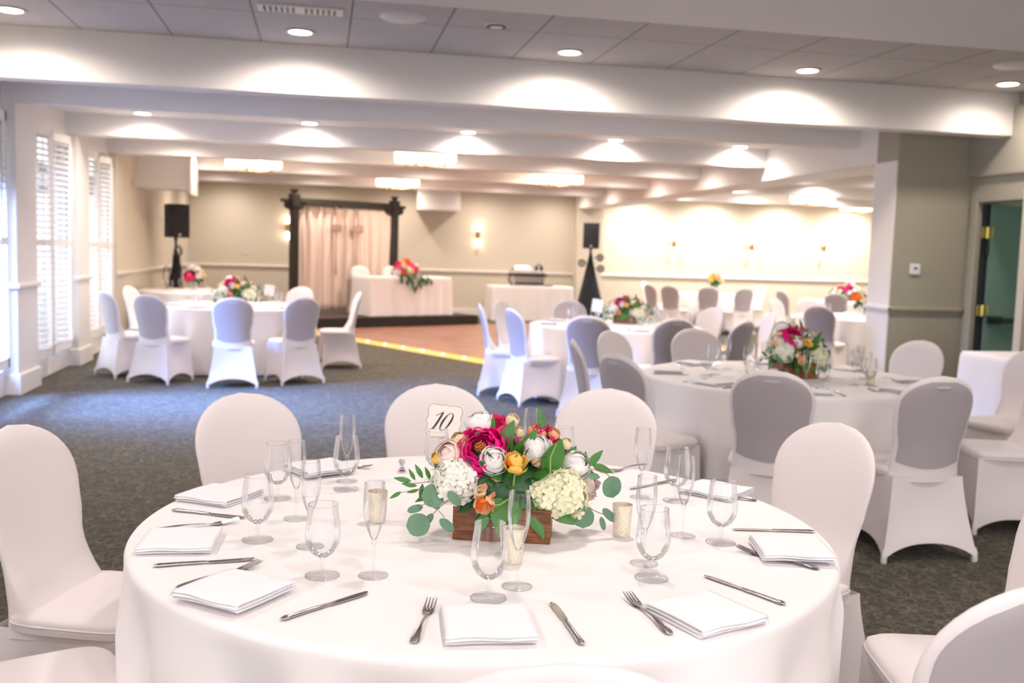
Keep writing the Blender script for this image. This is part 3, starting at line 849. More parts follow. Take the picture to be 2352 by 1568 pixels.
def mixer():
    t = thing('audio_mixer', 'white audio mixer with a raised lid on top of the rack', 'audio equipment', (4.44, 21.60, 1.047), math.radians(3))
    MB().add([(-.33, -.2, 0), (.33, -.2, 0), (.33, .2, 0), (-.33, .2, 0), (-.33, -.2, .05), (.33, -.2, .05), (.30, .2, .11), (-.30, .2, .11)], [(0, 3, 2, 1), (4, 5, 6, 7), (0, 1, 5, 4), (1, 2, 6, 5), (2, 3, 7, 6), (3, 0, 4, 7)]).build('body', 'silver', t, bevel=.006)
    MB().add([(-.22, .05, .09), (.16, .05, .09), (.14, .16, .18), (-.20, .16, .18), (-.22, .08, .08), (.16, .08, .08), (.14, .18, .175), (-.20, .18, .175)], [(0, 1, 2, 3), (4, 7, 6, 5), (0, 4, 5, 1), (3, 2, 6, 7), (0, 3, 7, 4), (1, 5, 6, 2)]).build('lid', 'plastic', t)
    b = MB()
    for i in range(10): b.box(-.26+.05*i, -.245+.05*i, -.15, -.11, .05, .072)
    b.build('fader', 'black', t)
    MB().cyl(.03, 0, .03, 12, TR(-.27, .02, .08)).build('knob', 'black', t)
mixer()
def phones():
    t = thing('headphones', 'black headphones lying on the right of the audio mixer', 'headphones', (4.76, 21.60, 1.15), .3)
    T = TR(rx=PI/2)
    MB().tube([(.075*cos(a), 0, .03+.075*sin(a)) for a in [PI*i/12 for i in range(13)]], .014, 8).build('headband', 'black', t, True)
    for s in (-1, 1): MB().lathe([(.001, -.025), (.05, -.02), (.055, 0), (.05, .02), (.001, .025)], 18, TR(s*.062, 0, .02, ry=PI/2)).build('ear_cup', 'black', t, True)
phones()
o = MB().box(-.09, .09, -.05, .05, 0, .025).build('wireless_receiver', 'black', None, bevel=.006); o.location = (4.97, 21.5, .777)
tag(o, 'small flat black receiver lying right of the audio rack', 'audio equipment')

# ------------------------------------------------------------------ wall lamps and ceiling fixtures
def make_sconce():
    t = thing('wall_sconce', '', 'wall lamp')
    MB().lathe([(.001, 0), (.05, 0), (.055, .008), (.05, .02), (.001, .022)], 24, TR(0, 0, 0, rx=PI/2)).build('backplate', 'bronze', t, True)
    b = MB().tube([(0, -.01, 0), (0, -.085, 0)], .010, 8).cyl(.020, -.11, .11, 14, TR(0, -.09, 0))
    b.tube([(-.045, -.09, -.09), (-.045, -.09, .09)], .008, 8).tube([(-.045, -.09, -.02), (.0, -.09, 0)], .006, 6)
    b.build('bracket', 'bronze', t, True)
    for s in (-1, 1):
        MB().lathe([(.020, 0), (.038, .015), (.050, .06), (.046, .11), (.028, .155), (.002, .165)], 20, TR(0, -.09, s*.10, rx=0 if s > 0 else PI)).build('glass_shade', 'sconce', t, True)
    return t
SCN = Proto(make_sconce)
g = 'double wall lamps with up and down glass shades'
for x, y, z, rz, lb in (
    (-2.85, 17.0, 1.90, -PI/2, 'double wall lamp on the left wall, nearer the windows'),
    (-2.85, 18.9, 1.90, -PI/2, 'double wall lamp on the left wall, mostly behind the black speaker'),
    (-.75, 22.6, 1.90, 0, 'double wall lamp just left of the dark arch'),
    (1.43, 22.6, 1.90, 0, 'double wall lamp glowing behind the right end of the arch'),
    (3.52, 22.6, 1.88, 0, 'double wall lamp alone between the arch and the right speaker'),
    (8.26, 22.6, 1.82, 0, 'double wall lamp on the bright wall, left of three'),
    (10.25, 22.6, 1.80, 0, 'double wall lamp on the bright wall, middle of three'),
    (12.15, 22.6, 1.83, 0, 'double wall lamp on the bright wall, beside the column')):
    SCN.put((x, y, z), rz, lb, g)
def make_fix():
    t = thing('ceiling_fixture', '', 'ceiling light')
    MB().cyl(.09, .17, .22, 24).cyl(.012, .0, .2, 10).build('canopy', 'bronze', t, True)
    b = MB()
    for k in range(4):
        a = PI/4+k*PI/2
        b.tube([(0, 0, -.085), (.2*cos(a), .2*sin(a), -.10), (.29*cos(a), .29*sin(a), -.09), (.30*cos(a), .30*sin(a), -.05)], .011, 6)
        b.lathe([(.001, -.015), (.02, -.01), (.024, .005), (.001, .01)], 10, TR(.29*cos(a), .29*sin(a), -.095))
    b.lathe([(.001, -.13), (.03, -.11), (.025, -.08), (.012, -.03), (.012, 0)], 14)
    b.build('arms', 'bronze', t, True)
    for k in range(4):
        a = PI/4+k*PI/2
        MB().lathe([(.02, -.055), (.135, -.050), (.150, -.03), (.152, .085), (.146, .085), (.143, -.03), (.02, -.045)], 28, TR(.30*cos(a), .30*sin(a), 0)).build('lamp_shade', 'shade', t, True)
    return t
FX = Proto(make_fix)
g = 'semi-flush ceiling fixtures with glowing drum shades'
for x, y, rz, lb in (
    (1.38, 13.75, .25, 'ceiling fixture with glowing shades, nearest and central with clear bronze arms'),
    (-1.07, 16.25, .5, 'ceiling fixture with glowing shades at the far left, above the duct box side'),
    (3.92, 16.6, .4, 'ceiling fixture with glowing shades above the DJ table side'),
    (1.41, 19.2, .2, 'ceiling fixture with glowing shades above the right end of the arch'),
    (9.9, 19.0, .1, 'ceiling fixture with glowing shades beyond the long beam, left of the two'),
    (12.15, 21.0, .1, 'ceiling fixture with glowing shades cut off by the column')):
    FX.put((x, y, 2.75), rz, lb, g)
    d = bpy.data.lights.new('fixture_glow', 'POINT'); d.energy = 9; d.color = (1, .8, .6); d.shadow_soft_size = .12
    lo = bpy.data.objects.new('fixture_glow', d); COL.objects.link(lo); lo.location = (x, y, 2.80)

# ------------------------------------------------------------------ small wall and ceiling devices
t = thing('air_vent', 'white slotted air vent in the tiled ceiling near the top edge', 'vent', (-.17, 7.42, ZT))
MB().box(-.30, .30, -.11, .11, -.012, 0).build('frame', 'trim', t, bevel=.004)
b = MB()
for k in range(6):
    for s in (-.26, .03): b.box(s+.04*k, s+.04*k+.018, -.075, .075, -.016, -.011)
b.build('slots', 'black', t)
def disc(x, y, r, lab, name, dark=False):
    t = thing(name, lab, 'ceiling device', (x, y, ZT))
    MB().lathe([(.001, -.022), (r*.55, -.020), (r*.62, -.012), (r*.92, -.010), (r, -.003), (r, 0)], 36).build('housing', 'trim', t, True)
    MB().lathe([(r*.60, -.016), (r*.86, -.018), (r*.90, -.012)], 36).build('ring', 'black' if dark else 'plastic', t, True)
disc(.56, 7.43, .17, 'large pale round speaker in the tiled ceiling, left of the dark-ringed one', 'ceiling_speaker')
disc(1.26, 7.47, .085, 'small dark-ringed round device in the tiled ceiling at the top centre', 'ceiling_camera', True)
disc(5.68, 7.52, .17, 'large pale round speaker in the tiled ceiling above the rightmost downlight', 'ceiling_speaker')
t = thing('thermostat', 'small white thermostat on the sage wall beside the door', 'thermostat', (6.06, 9.35, 1.455))
MB().box(-.056, .056, -.028, 0, -.056, .056).build('case', 'plastic', t, bevel=.008)
MB().box(-.022, .022, -.030, -.027, -.002, .018).build('display', 'black', t, bevel=.002)
t = thing('fire_alarm', 'small red fire alarm strobe on the left wall', 'alarm', (-2.85, 16.05, 2.36), -PI/2)
MB().box(-.05, .05, -.045, 0, -.075, .075).build('housing', 'red', t, bevel=.01)
MB().box(-.02, .02, -.065, -.045, -.015, .03).build('strobe', 'plastic', t, bevel=.004)
t = thing('wall_plate', 'beige switch plate on the back wall left of the arch', 'switch', (-1.66, 22.6, 1.34))
MB().box(-.06, .06, -.012, 0, -.07, .07).build('plate', 'wall', t, bevel=.004)
MB().box(-.012, .012, -.02, -.012, -.02, .02).build('toggle', 'trim', t)
# ------------------------------------------------------------------ flowers
def facing(d, roll=0.):
    d = Vector(d).normalized()
    q = Vector((0, 0, 1)).rotation_difference(d)
    return q.to_matrix().to_4x4() @ Matrix.Rotation(roll, 4, 'Z')
CAMD = Vector((-.18, -.93, .32))
def bloom(mb, pos, d, layers, seed, ruffle=.06, sc=1., roll=0.):
    """layers: (radius, open angle deg, petals, half width rad, base height)"""
    r0 = random.Random(seed)
    T = Matrix.Translation(pos) @ facing(d, roll) @ Matrix.Scale(sc, 4)
    for li, (R, pm, n, W, zb) in enumerate(layers):
        off = r0.uniform(0, 6)
        for k in range(n):
            a0 = off+2*PI*k/n+r0.uniform(-.1, .1); pmx = math.radians(pm)*(1+r0.uniform(-.07, .07)); RR = R*(1+r0.uniform(-.06, .06))
            p1, p2 = r0.uniform(0, 6), r0.uniform(0, 6); sh = RR*.035*((k % 3)-1)
            def f(u, v):
                s = u*2-1
                ph = .25+(pmx-.25)*v*(1-.07*s*s)
                w = W*(.55+.6*sin(PI*(.10+.72*v)))
                a = a0+s*w
                rr = RR*(1+ruffle*(sin(s*5+p1)+.6*sin(s*9+p2))*v*v+.05*abs(s)*((k % 2)*2-1))
                rr += sh; rr *= 1+(.10*v*v if pm < 115 else 0)
                return (rr*sin(ph)*cos(a), rr*sin(ph)*sin(a), zb-rr*cos(ph))
            mb.grid(f, 7, 6, T=T)
    return mb
def L_peony(r): return [(r, 98, 6, .70, 0), (r*.93, 114, 6, .70, 0), (r*.84, 126, 6, .66, 0), (r*.73, 138, 6, .66, 0), (r*.60, 140, 5, .74, 0)]
def L_rose(r): return [(r, 104, 5, .85, 0), (r*.95, 126, 5, .90, 0), (r*.87, 142, 4, 1.05, 0), (r*.76, 153, 3, 1.25, r*.02), (r*.58, 162, 3, 1.3, r*.1)]
def L_bud(r): return [(r, 128, 5, .7, 0), (r*.85, 142, 4, .8, r*.1), (r*.6, 152, 4, .9, r*.2)]
def L_tulip(r): return [(r, 112, 3, .72, 0), (r*.86, 124, 3, .72, 0)]
def sphere(mb, pos, r, sx=1, sy=1, sz=1, n=12):
    mb.grid(lambda u, v: (pos[0]+r*sx*sin(PI*max(.001, min(.999, v)))*cos(2*PI*u), pos[1]+r*sy*sin(PI*max(.001, min(.999, v)))*sin(2*PI*u), pos[2]-r*sz*cos(PI*max(.001, min(.999, v)))), n, max(5, n//2), cu=True)
    return mb
def hydrangea(mb, c, rx, ry, rz, n, seed, fs=.013):
    r0 = random.Random(seed)
    for i in range(n):
        z = 1-(i+.5)/n*1.75; a = i*2.39996+r0.uniform(-.2, .2); q = math.sqrt(max(0, 1-z*z))
        d = Vector((q*cos(a), -z*.35-q*sin(a)*.9, z*.8+.0)) if False else Vector((q*cos(a), q*sin(a), z))
        k = 1+r0.uniform(-.10, .08)
        p = Vector((c[0]+d.x*rx*k, c[1]+d.y*ry*k, c[2]+d.z*rz*k))
        nrm = Vector((d.x/rx, d.y/ry, d.z/rz)).normalized()+Vector((r0.uniform(-.35, .35), r0.uniform(-.35, .35), r0.uniform(-.35, .35)))
        T = Matrix.Translation(p) @ facing(nrm, r0.uniform(0, 6)); s = fs*r0.uniform(.85, 1.2)
        for j in range(4):
            a = j*PI/2; c1, s1 = cos(a), sin(a)
            def P(x, y, z): return (x*c1-y*s1, x*s1+y*c1, z)
            mb.add([P(0, 0, 0), P(.45*s, -.42*s, .18*s), P(s, -.30*s, .15*s), P(1.12*s, 0, .05*s), P(s, .30*s, .15*s), P(.45*s, .42*s, .18*s), P(.5*s, 0, .10*s)],
                   [(0, 1, 6), (1, 2, 6), (2, 3, 6), (3, 4, 6), (4, 5, 6), (5, 0, 6)], T)
    return mb
def leaf(mb, base, tip, wid, nrm, shape='point', curl=.12):
    base, tip = Vector(base), Vector(tip); ax = tip-base; L = ax.length; ax.normalize()
    n = Vector(nrm); n = (n-ax*n.dot(ax)).normalized(); sd = ax.cross(n)
    def f(u, v):
        s = u*2-1
        w = wid*.5*(sin(PI*min(1, max(0, v*.96+.02)))**.85 if shape == 'point' else (max(0, 1-abs(2*v-.98)**2.4))**.55)
        if shape == 'point': w *= (1.15-.5*v)
        return base+ax*(L*v)+sd*(s*w)+n*(-abs(s)*w*.22*(1 if shape == 'point' else .3)-curl*L*(v-.4)**2)
    mb.grid(f, 4, 8)
    return mb
def arrangement(label, cat='flower arrangement'):
    t = thing('flower_arrangement', label, cat, (.478, 2.50, .76), 0, 'flower arrangements with pink, white and orange blooms')
    bt = TR(0, 0, 0, math.radians(-15.7))
    b = MB().box(-.126, .126, -.066, -.054, 0, .088, bt).box(-.126, .126, .054, .066, 0, .088, bt).box(-.126, -.114, -.054, .054, 0, .088, bt).box(.114, .126, -.054, .054, 0, .088, bt).box(-.12, .12, -.06, .06, 0, .012, bt)
    b.build('wooden_planter', 'boxwood', t, bevel=.0015)
    # moss and dark greenery that fills the middle
    r0 = random.Random(21); b = MB()
    sphere(b, (0, 0, .12), .10, 1.35, .75, .85, 20)
    b.build('foliage_core', 'leafd', t, True)
    b = MB(); b2 = MB()
    for i in range(120):
        a = r0.uniform(0, 2*PI); e = r0.uniform(-.25, 1.2)
        d = Vector((cos(a)*cos(e), sin(a)*cos(e)*.75, sin(e)))
        p = Vector((d.x*.12, d.y*.075, .12+d.z*.085)); L = r0.uniform(.045, .085)
        tgt = b if i % 2 else b2
        leaf(tgt, p, p+(d+Vector((0, 0, r0.uniform(-.5, .3)))).normalized()*L, L*r0.uniform(.35, .5), (r0.uniform(-.4, .4), r0.uniform(-.4, .4), 1), 'point', .25)
    b.build('greenery', 'leafd', t, True)['kind'] = 'stuff'; b2.build('greenery', 'leaf', t, True)['kind'] = 'stuff'
    big = MB()
    for base, tip, w_, nr in (
        ((.10, -.05, .165), (.128, -.085, .268), .066, (.1, -1, .25)),
        ((-.02, .0, .21), (.02, .0, .305), .045, (-.1, -1, .3)),
        ((.03, -.01, .215), (.075, -.03, .285), .035, (-.1, -.9, .5)),
        ((.11, .03, .25), (.095, .05, .335), .028, (.0, -1, .2)),
        ((-.045, .03, .24), (-.03, .02, .31), .03, (0, -1, .3)),
        ((-.02, -.06, .15), (-.03, -.11, .03), .062, (.1, -1, .4)), ((.04, -.06, .13), (.085, -.11, .02), .05, (-.1, -1, .4)),
        ((-.05, -.06, .12), (-.085, -.10, .03), .045, (0, -1, .4)), ((.02, -.05, .16), (.01, -.10, .045), .05, (0, -1, .3)),
        ((.0, -.05, .17), (-.065, -.07, .185), .035, (0, -.8, .7)), ((.06, -.04, .17), (.10, -.09, .19), .05, (0, -.7, .7)), ((.15, -.02, .16), (.21, -.03, .12), .04, (0, -.8, .7)),
        ((.15, .01, .17), (.19, .0, .235), .035, (0, -1, .4)), ((.10, -.06, .10), (.17, -.09, .05), .05, (0, -.9, .4))):
        leaf(big, base, tip, w_, nr, 'point', .15)
    big.build('broad_leaf', 'leaf', t, True)
    # blooms
    def B(name, m, pos, d, layers, seed, ruffle=.06, roll=0., lab=None, kids=()):
        b_ = bloom(MB(), pos, d, layers, seed, ruffle, 1., roll)
        if name != 'peony': sphere(b_, pos, layers[0][0]*.66, n=14)
        o = b_.build(name, m, t, True)
        if lab: o['label'] = lab
        return o
    cam = CAMD
    o = B('peony', 'magenta', (-.066, -.015, .228), cam+Vector((-.15, 0, .35)), L_peony(.063), 1, .055, lab='large open magenta peony')
    s = MB(); T = Matrix.Translation((-.066, -.015, .228)) @ facing(cam+Vector((-.15, 0, .35)))
    for i in range(46):
        a = i*2.4; r = .0022*math.sqrt(i)*1.05
        s.tube([T @ Vector((r*.7*cos(a), r*.7*sin(a), -.01)), T @ Vector((r*cos(a), r*sin(a), .022+r0.uniform(0, .008)))], [.0009, .0016], 5)
    s.build('stamens', 'yolk', o, True)
    B('peony', 'hotpink', (-.014, .05, .272), (-.1, -.5, .9), L_peony(.040), 2, .1, lab='smaller pink peony behind')
    B('peony', 'hotpink', (.108, .03, .252), (.1, -.8, .6), L_peony(.034), 3, .1, lab='pink peony on the right')
    B('peony', 'magenta', (.162, .035, .215), (.5, -.7, .3), L_peony(.030), 4, .1)
    B('rose', 'white_p', (-.041, -.05, .212), cam+Vector((.1, 0, .25)), L_rose(.037), 5, .03, lab='ivory rose')
    B('rose', 'blush_p', (-.149, .0, .214), cam+Vector((-.5, 0, .4)), L_rose(.038), 6, .03, lab='blush rose at the left')
    B('lisianthus', 'white_p', (-.066, .05, .290), (-.3, -.3, .95), L_rose(.037), 7, .06, lab='tall white bloom')
    B('rose', 'white_p', (.078, -.015, .236), cam+Vector((.1, .1, .9)), L_rose(.038), 8, .04)
    B('rose', 'white_p', (.189, .0, .188), cam+Vector((.5, 0, .3)), L_rose(.040), 9, .03, lab='ivory rose at the right')
    B('rose', 'blush_p', (.228, .03, .122), (.6, -.7, .1), L_peony(.040), 10, .12, lab='pale blush bloom low at the right')
    B('ranunculus', 'peach_p', (.095, .05, .262), (0, -.5, .9), L_rose(.027), 11, .03)
    B('ranunculus', 'cream_p', (-.119, .02, .248), (-.4, -.6, .7), L_rose(.026), 12, .03)
    B('ranunculus', 'cream_p', (-.088, .04, .243), (-.2, -.6, .8), L_rose(.024), 13, .03)
    for i, (p, m) in enumerate((((.023, .04, .298), 'cream_p'), ((.048, -.03, .216), 'peach_p'), ((.076, -.04, .206), 'peach_p'), ((.041, .03, .268), 'cream_p'), ((-.039, -.055, .157), 'peach_p'),
                                ((-.08, -.085, .138), 'cream_p'), ((.161, .0, .243), 'cream_p'), ((-.18, .0, .207), 'yellow_p'), ((.135, .03, .262), 'peach_p'))):
        M_ = {'peach_p': 'cream_p'}.get(m, m) if i in (1, 2) else m
        B('rosebud', m if i != 1 else 'cream_p', p, (r0.uniform(-.3, .3), -.7, .8), L_bud(.0165 if i else .019), 30+i, .02)
    o = B('tulip', 'yellow_p', (.010, -.08, .212), (.1, -.55, .75), [(.031, 92, 3, .50, 0), (.028, 112, 3, .55, 0)], 50, .04, .5, 'open yellow orange tulip')
    MB().tube([(.010, -.078, .182), (.006, -.08, .14), (-.003, -.06, .10)], .0028, 6).build('flower_stem', 'stem', o, True)
    bloom(MB(), (.010, -.08, .214), (.1, -.55, .75), [(.020, 118, 3, .6, 0)], 51, .03).build('inner_petals', 'orange_p', o, True)
    o = bloom(MB(), (-.072, -.11, .112), (-.25, -.75, -.35), [(.027, 104, 3, .62, 0), (.025, 122, 3, .62, 0)], 52, .06).build('tulip', 'peach_p', t, True); o['label'] = 'drooping peach parrot tulip'
    bloom(MB(), (-.070, -.108, .140), (-.1, -.8, .5), [(.022, 100, 3, .55, 0), (.018, 120, 2, .6, 0)], 53, .08).build('upper_petals', 'peach_p', o, True)
    bloom(MB(), (-.074, -.113, .112), (-.3, -.8, -.3), [(.017, 125, 3, .6, 0)], 54, .05).build('inner_petals', 'orange_p', o, True)
    MB().tube([(-.055, -.10, .105), (-.03, -.10, .108), (.0, -.08, .12), (.02, -.05, .13)], .0030, 6).build('flower_stem', 'stem', o, True)
    MB().tube([(.10, -.09, .185), (.098, -.093, .225), (.115, -.08, .256), (.15, -.03, .262)], .0022, 6).build('curved_stem', 'stem', t, True)
    o = hydrangea(MB(), (.128, -.045, .120), .078, .056, .060, 230, 60, .0155).build('hydrangea', 'hyd', t); o['label'] = 'large pale yellow hydrangea head'
    sphere(MB(), (.128, -.045, .120), .05, 1.38, .97, 1.05, 16).build('flower_core', 'hyd', o, True)
    o = hydrangea(MB(), (-.130, -.025, .150), .058, .050, .056, 170, 61, .0155).build('hydrangea', 'hydw', t); o['label'] = 'white hydrangea head at the left'
    sphere(MB(), (-.130, -.025, .150), .042, 1.2, 1.05, 1.15, 16).build('flower_core', 'hydw', o, True)
    hydrangea(MB(), (.185, -.03, .075), .034, .03, .030, 34, 62, .012).build('hydrangea', 'hyd', t)
    # back side of the bunch
    for i, (p, m, r) in enumerate((((-.10, .09, .19), 'white_p', .036), ((.03, .10, .20), 'magenta', .045), ((.13, .09, .17), 'cream_p', .034), ((-.02, .09, .15), 'white_p', .04))):
        B('rose', m, p, (p[0]*2, 1, .6), L_rose(r), 70+i, .04)
    # eucalyptus sprigs
    e = MB()
    C_ = (-.05, -1, .25)
    for c, s, dr in (((-.193, -.05, .121), .050, (-1, .05)), ((-.231, -.06, .050), .050, (-1, -.1)), ((-.203, -.045, .058), .030, (-.55, -.8)), ((-.160, -.08, .052), .040, (.8, -.7)), ((-.237, -.03, .083), .034, (-.9, -.25)), ((-.144, -.085, .122), .040, (-.7, .75)), ((-.190, -.06, .100), .028, (.6, -.5))):
        d = Vector((dr[0], 0, dr[1])).normalized(); c = Vector(c)
        s *= 1.22; wd = s*(.98 if s > .055 else .50)
        leaf(e, c-d*s*.5, c+d*s*.5, wd, Vector(C_)+Vector((r0.uniform(-.3, .3), 0, r0.uniform(-.1, .5))), 'round', .1)
    o = e.build('eucalyptus_sprig', 'euca', t, True)
    MB().tube([(-.10, -.05, .14), (-.15, -.06, .115), (-.175, -.06, .095), (-.198, -.055, .07), (-.212, -.055, .05)], .0013, 5).tube([(-.165, -.06, .105), (-.20, -.045, .10), (-.222, -.04, .095)], .001, 5).tube([(-.18, -.06, .085), (-.165, -.07, .07)], .001, 5).build('twig', 'twig', o, True)
    e = MB()
    for c, s, dr in (((.200, -.06, .058), .050, (0, -1)), ((.287, -.02, .128), .052, (.15, -1)), ((.276, -.04, .058), .044, (.8, -.75)), ((.256, -.05, .038), .034, (.35, -1)), ((.236, -.02, .158), .030, (.9, -.1))):
        d = Vector((dr[0], 0, dr[1])).normalized(); c = Vector(c)
        s *= 1.15; wd = s*(.98 if s > .055 else .46)
        leaf(e, c-d*s*.5, c+d*s*.5, wd, Vector(C_)+Vector((r0.uniform(-.3, .3), 0, r0.uniform(-.1, .4))), 'round', .1)
    o = e.build('eucalyptus_sprig', 'euca', t, True)
    MB().tube([(.14, -.04, .12), (.18, -.05, .10), (.21, -.05, .085), (.24, -.05, .07), (.262, -.045, .06)], .0013, 5).tube([(.2, -.05, .09), (.199, -.06, .08)], .001, 5).tube([(.17, .0, .17), (.22, -.01, .18), (.27, -.02, .165), (.285, -.02, .15)], .0013, 5).build('twig', 'twig', o, True)
    # pointed ruscus leaves
    e = MB()
    for b0, t0 in (((-.245, .0, .148), (-.290, .0, .157)), ((-.235, .0, .150), (-.252, .0, .180)), ((-.215, .0, .155), (-.236, .0, .192)), ((-.195, .0, .150), (-.210, .0, .185)), ((-.23, .0, .135), (-.27, .0, .142)), ((-.225, .0, .125), (-.256, .0, .118)),
                   ((-.27, .0, .12), (-.300, .0, .103)), ((-.215, .0, .14), (-.222, .0, .10)), ((-.17, .0, .165), (-.188, .0, .205)), ((-.16, .0, .14), (-.215, .01, .120)), ((-.16, 0, .16), (-.20, .02, .15)), ((-.185, .0, .12), (-.235, -.01, .095))):
        leaf(e, b0, t0, (Vector(t0)-Vector(b0)).length*.34, (r0.uniform(-.3, .3), -1, r0.uniform(.1, .6)), 'point', .12)
    o = e.build('ruscus_sprig', 'leaf', t, True)
    MB().tube([(-.13, .0, .15), (-.18, .0, .148), (-.22, .0, .143), (-.25, .0, .140)], .0013, 5).tube([(-.18, 0, .148), (-.21, 0, .13), (-.27, 0, .118)], .001, 5).build('twig', 'twig', o, True)
    e = MB()
    for b0, t0 in (((.222, .0, .180), (.262, -.005, .225)), ((.215, .0, .185), (.216, .0, .222)), ((.235, .0, .185), (.292, -.01, .165)), ((.205, .0, .175), (.245, .0, .160)), ((.21, 0, .17), (.225, .01, .20))):
        leaf(e, b0, t0, (Vector(t0)-Vector(b0)).length*.40, (r0.uniform(-.3, .3), -1, r0.uniform(.1, .6)), 'point', .12)
    o = e.build('ruscus_sprig', 'leaf', t, True)
    MB().tube([(.17, .0, .16), (.21, .0, .178), (.235, .0, .186)], .0013, 5).build('twig', 'twig', o, True)
    return t
arr = arrangement('nearest flower arrangement in a brown wooden box with a big magenta peony')
dup(arr, (2.96, 5.80, .76), math.radians(25), 'flower arrangement on the right middle table, pink tops and cream hydrangea', scale=1.12)
dup(arr, (3.30, 10.45, .76), math.radians(-20), 'flower arrangement on the centre back table with one bright pink bloom', scale=1.0)
dup(arr, (-1.03, 12.55, .76), math.radians(10), 'flower arrangement on the left table by the shutters, pink in its middle', scale=1.12)
dup(arr, (10.0, 17.55, .76), math.radians(150), 'small distant flower arrangement on the far right table with one red bloom', scale=1.15)

def bouquet(label, loc, colors, seed, r=.16, trail=False, vase=True, name='flower_bouquet'):
    r0 = random.Random(seed); t = thing(name, label, 'flower arrangement', loc, r0.uniform(-.2, .2) if not trail else UA)
    base = .16 if vase else .05
    if vase: MB().lathe([(.001, 0), (.045, 0), (.05, .02), (.04, .10), (.05, .17), (.047, .17), (.036, .10), (.001, .01)], 24).build('vase', 'glass', t, True)
    sphere(MB(), (0, 0, base+r*.3), r*.6, 1.9 if trail else 1, 1, .9, 18).build('foliage_core', 'leafd', t, True)
    g1 = MB()
    for i in range(130 if trail else 46):
        a = r0.uniform(0, 2*PI); e = r0.uniform(-.6, .9); k = 1.9 if trail else 1
        d = Vector((cos(a)*cos(e)*k, sin(a)*cos(e), sin(e)))
        p = Vector((d.x*r*.55, d.y*r*.55, base+r*.3+d.z*r*.5)); L = r0.uniform(.07, .12)
        leaf(g1, p, p+(d+Vector((0, 0, r0.uniform(-.7, .1)))).normalized()*L, L*.42, (r0.uniform(-.4, .4), -.5, .8), 'point', .2)
    if trail:
        for i in range(60):
            x = r0.uniform(-.30, .42); z = r0.uniform(-.26, .04)*(1 if abs(x-.1) < .12 else .45)
            p = Vector((x, -.31-r0.uniform(0, .03), z+.03)); d = Vector((r0.uniform(-.5, .6), -.2, -1)).normalized()
            leaf(g1, p, p+d*.10, .045, (0, -1, .2), 'point', .15)
        for x in (.02, .25, .36): g1.tube([(x*.5, -.2, .10), (x*.8, -.30, .03), (x, -.33, -.10)], .004, 5)
    else:
        for i in range(6): g1.tube([(r0.uniform(-.02, .02), r0.uniform(-.02, .02), .02), (r0.uniform(-.05, .05), r0.uniform(-.04, .04), base+.03)], .003, 5)
    g1.build('greenery', 'leafd', t, True)['kind'] = 'stuff'
    n = len(colors)
    for i, (m, x, y, z, rr) in enumerate(colors):
        nm = 'peony' if m in ('magenta', 'hotpink') else 'rose'
        sphere(bloom(MB(), (x, y, base+z), (x*3, -.8+y*3, .7), L_peony(rr) if nm == 'peony' else L_rose(rr), seed*10+i, .07), (x, y, base+z), rr*.6, n=14).build(nm, m, t, True)
    return t
bouquet('small bouquet on the far left corner table with a deep pink bloom and white tops', (-1.99, 16.45, .76),
        (('hotpink', -.07, -.09, .06, .085), ('white_p', -.05, -.02, .20, .055), ('white_p', .03, -.03, .17, .06), ('cream_p', .10, -.04, .13, .055), ('blush_p', .07, -.09, .07, .06), ('white_p', .0, .05, .16, .06), ('cream_p', .13, .0, .08, .05)), 5, .15)
bouquet('long head table flower arrangement trailing leaves down the front cloth', (TA[0]-.03-nx_*.1, TA[1]-.05-ny_*.12, .965),
        (('hotpink', -.20, -.10, .14, .09), ('hotpink', .12, -.13, .12, .11), ('orange_p', .02, -.02, .23, .09), ('peach_p', -.05, -.02, .22, .08), ('cream_p', -.10, -.14, .15, .07), ('cream_p', .03, -.16, .07, .09), ('white_p', -.25, -.13, .04, .08),
         ('orange_p', -.12, -.16, .03, .06), ('white_p', .22, -.12, .03, .07), ('blush_p', .25, -.07, .14, .08), ('peach_p', .12, .05, .2, .07), ('magenta', -.10, .06, .18, .07), ('white_p', .10, .1, .12, .08)), 6, .20, True, False)
bouquet('distant yellow and orange flowers on the farthest table', (8.45, 20.4, .76),
        (('yellow_p', -.10, -.05, .16, .08), ('peach_p', .02, -.06, .20, .07), ('yellow_p', .05, -.02, .12, .08), ('cream_p', .12, -.04, .12, .07), ('orange_p', -.04, .05, .2, .06)), 7, .17)

bouquet('flowers half hidden by the column, with an orange bloom above leaves', (7.42, 12.55, .76), (('orange_p', -.16, -.05, .12, .06), ('cream_p', -.05, -.05, .10, .06), ('white_p', .04, -.05, .05, .07)), 8, .15)

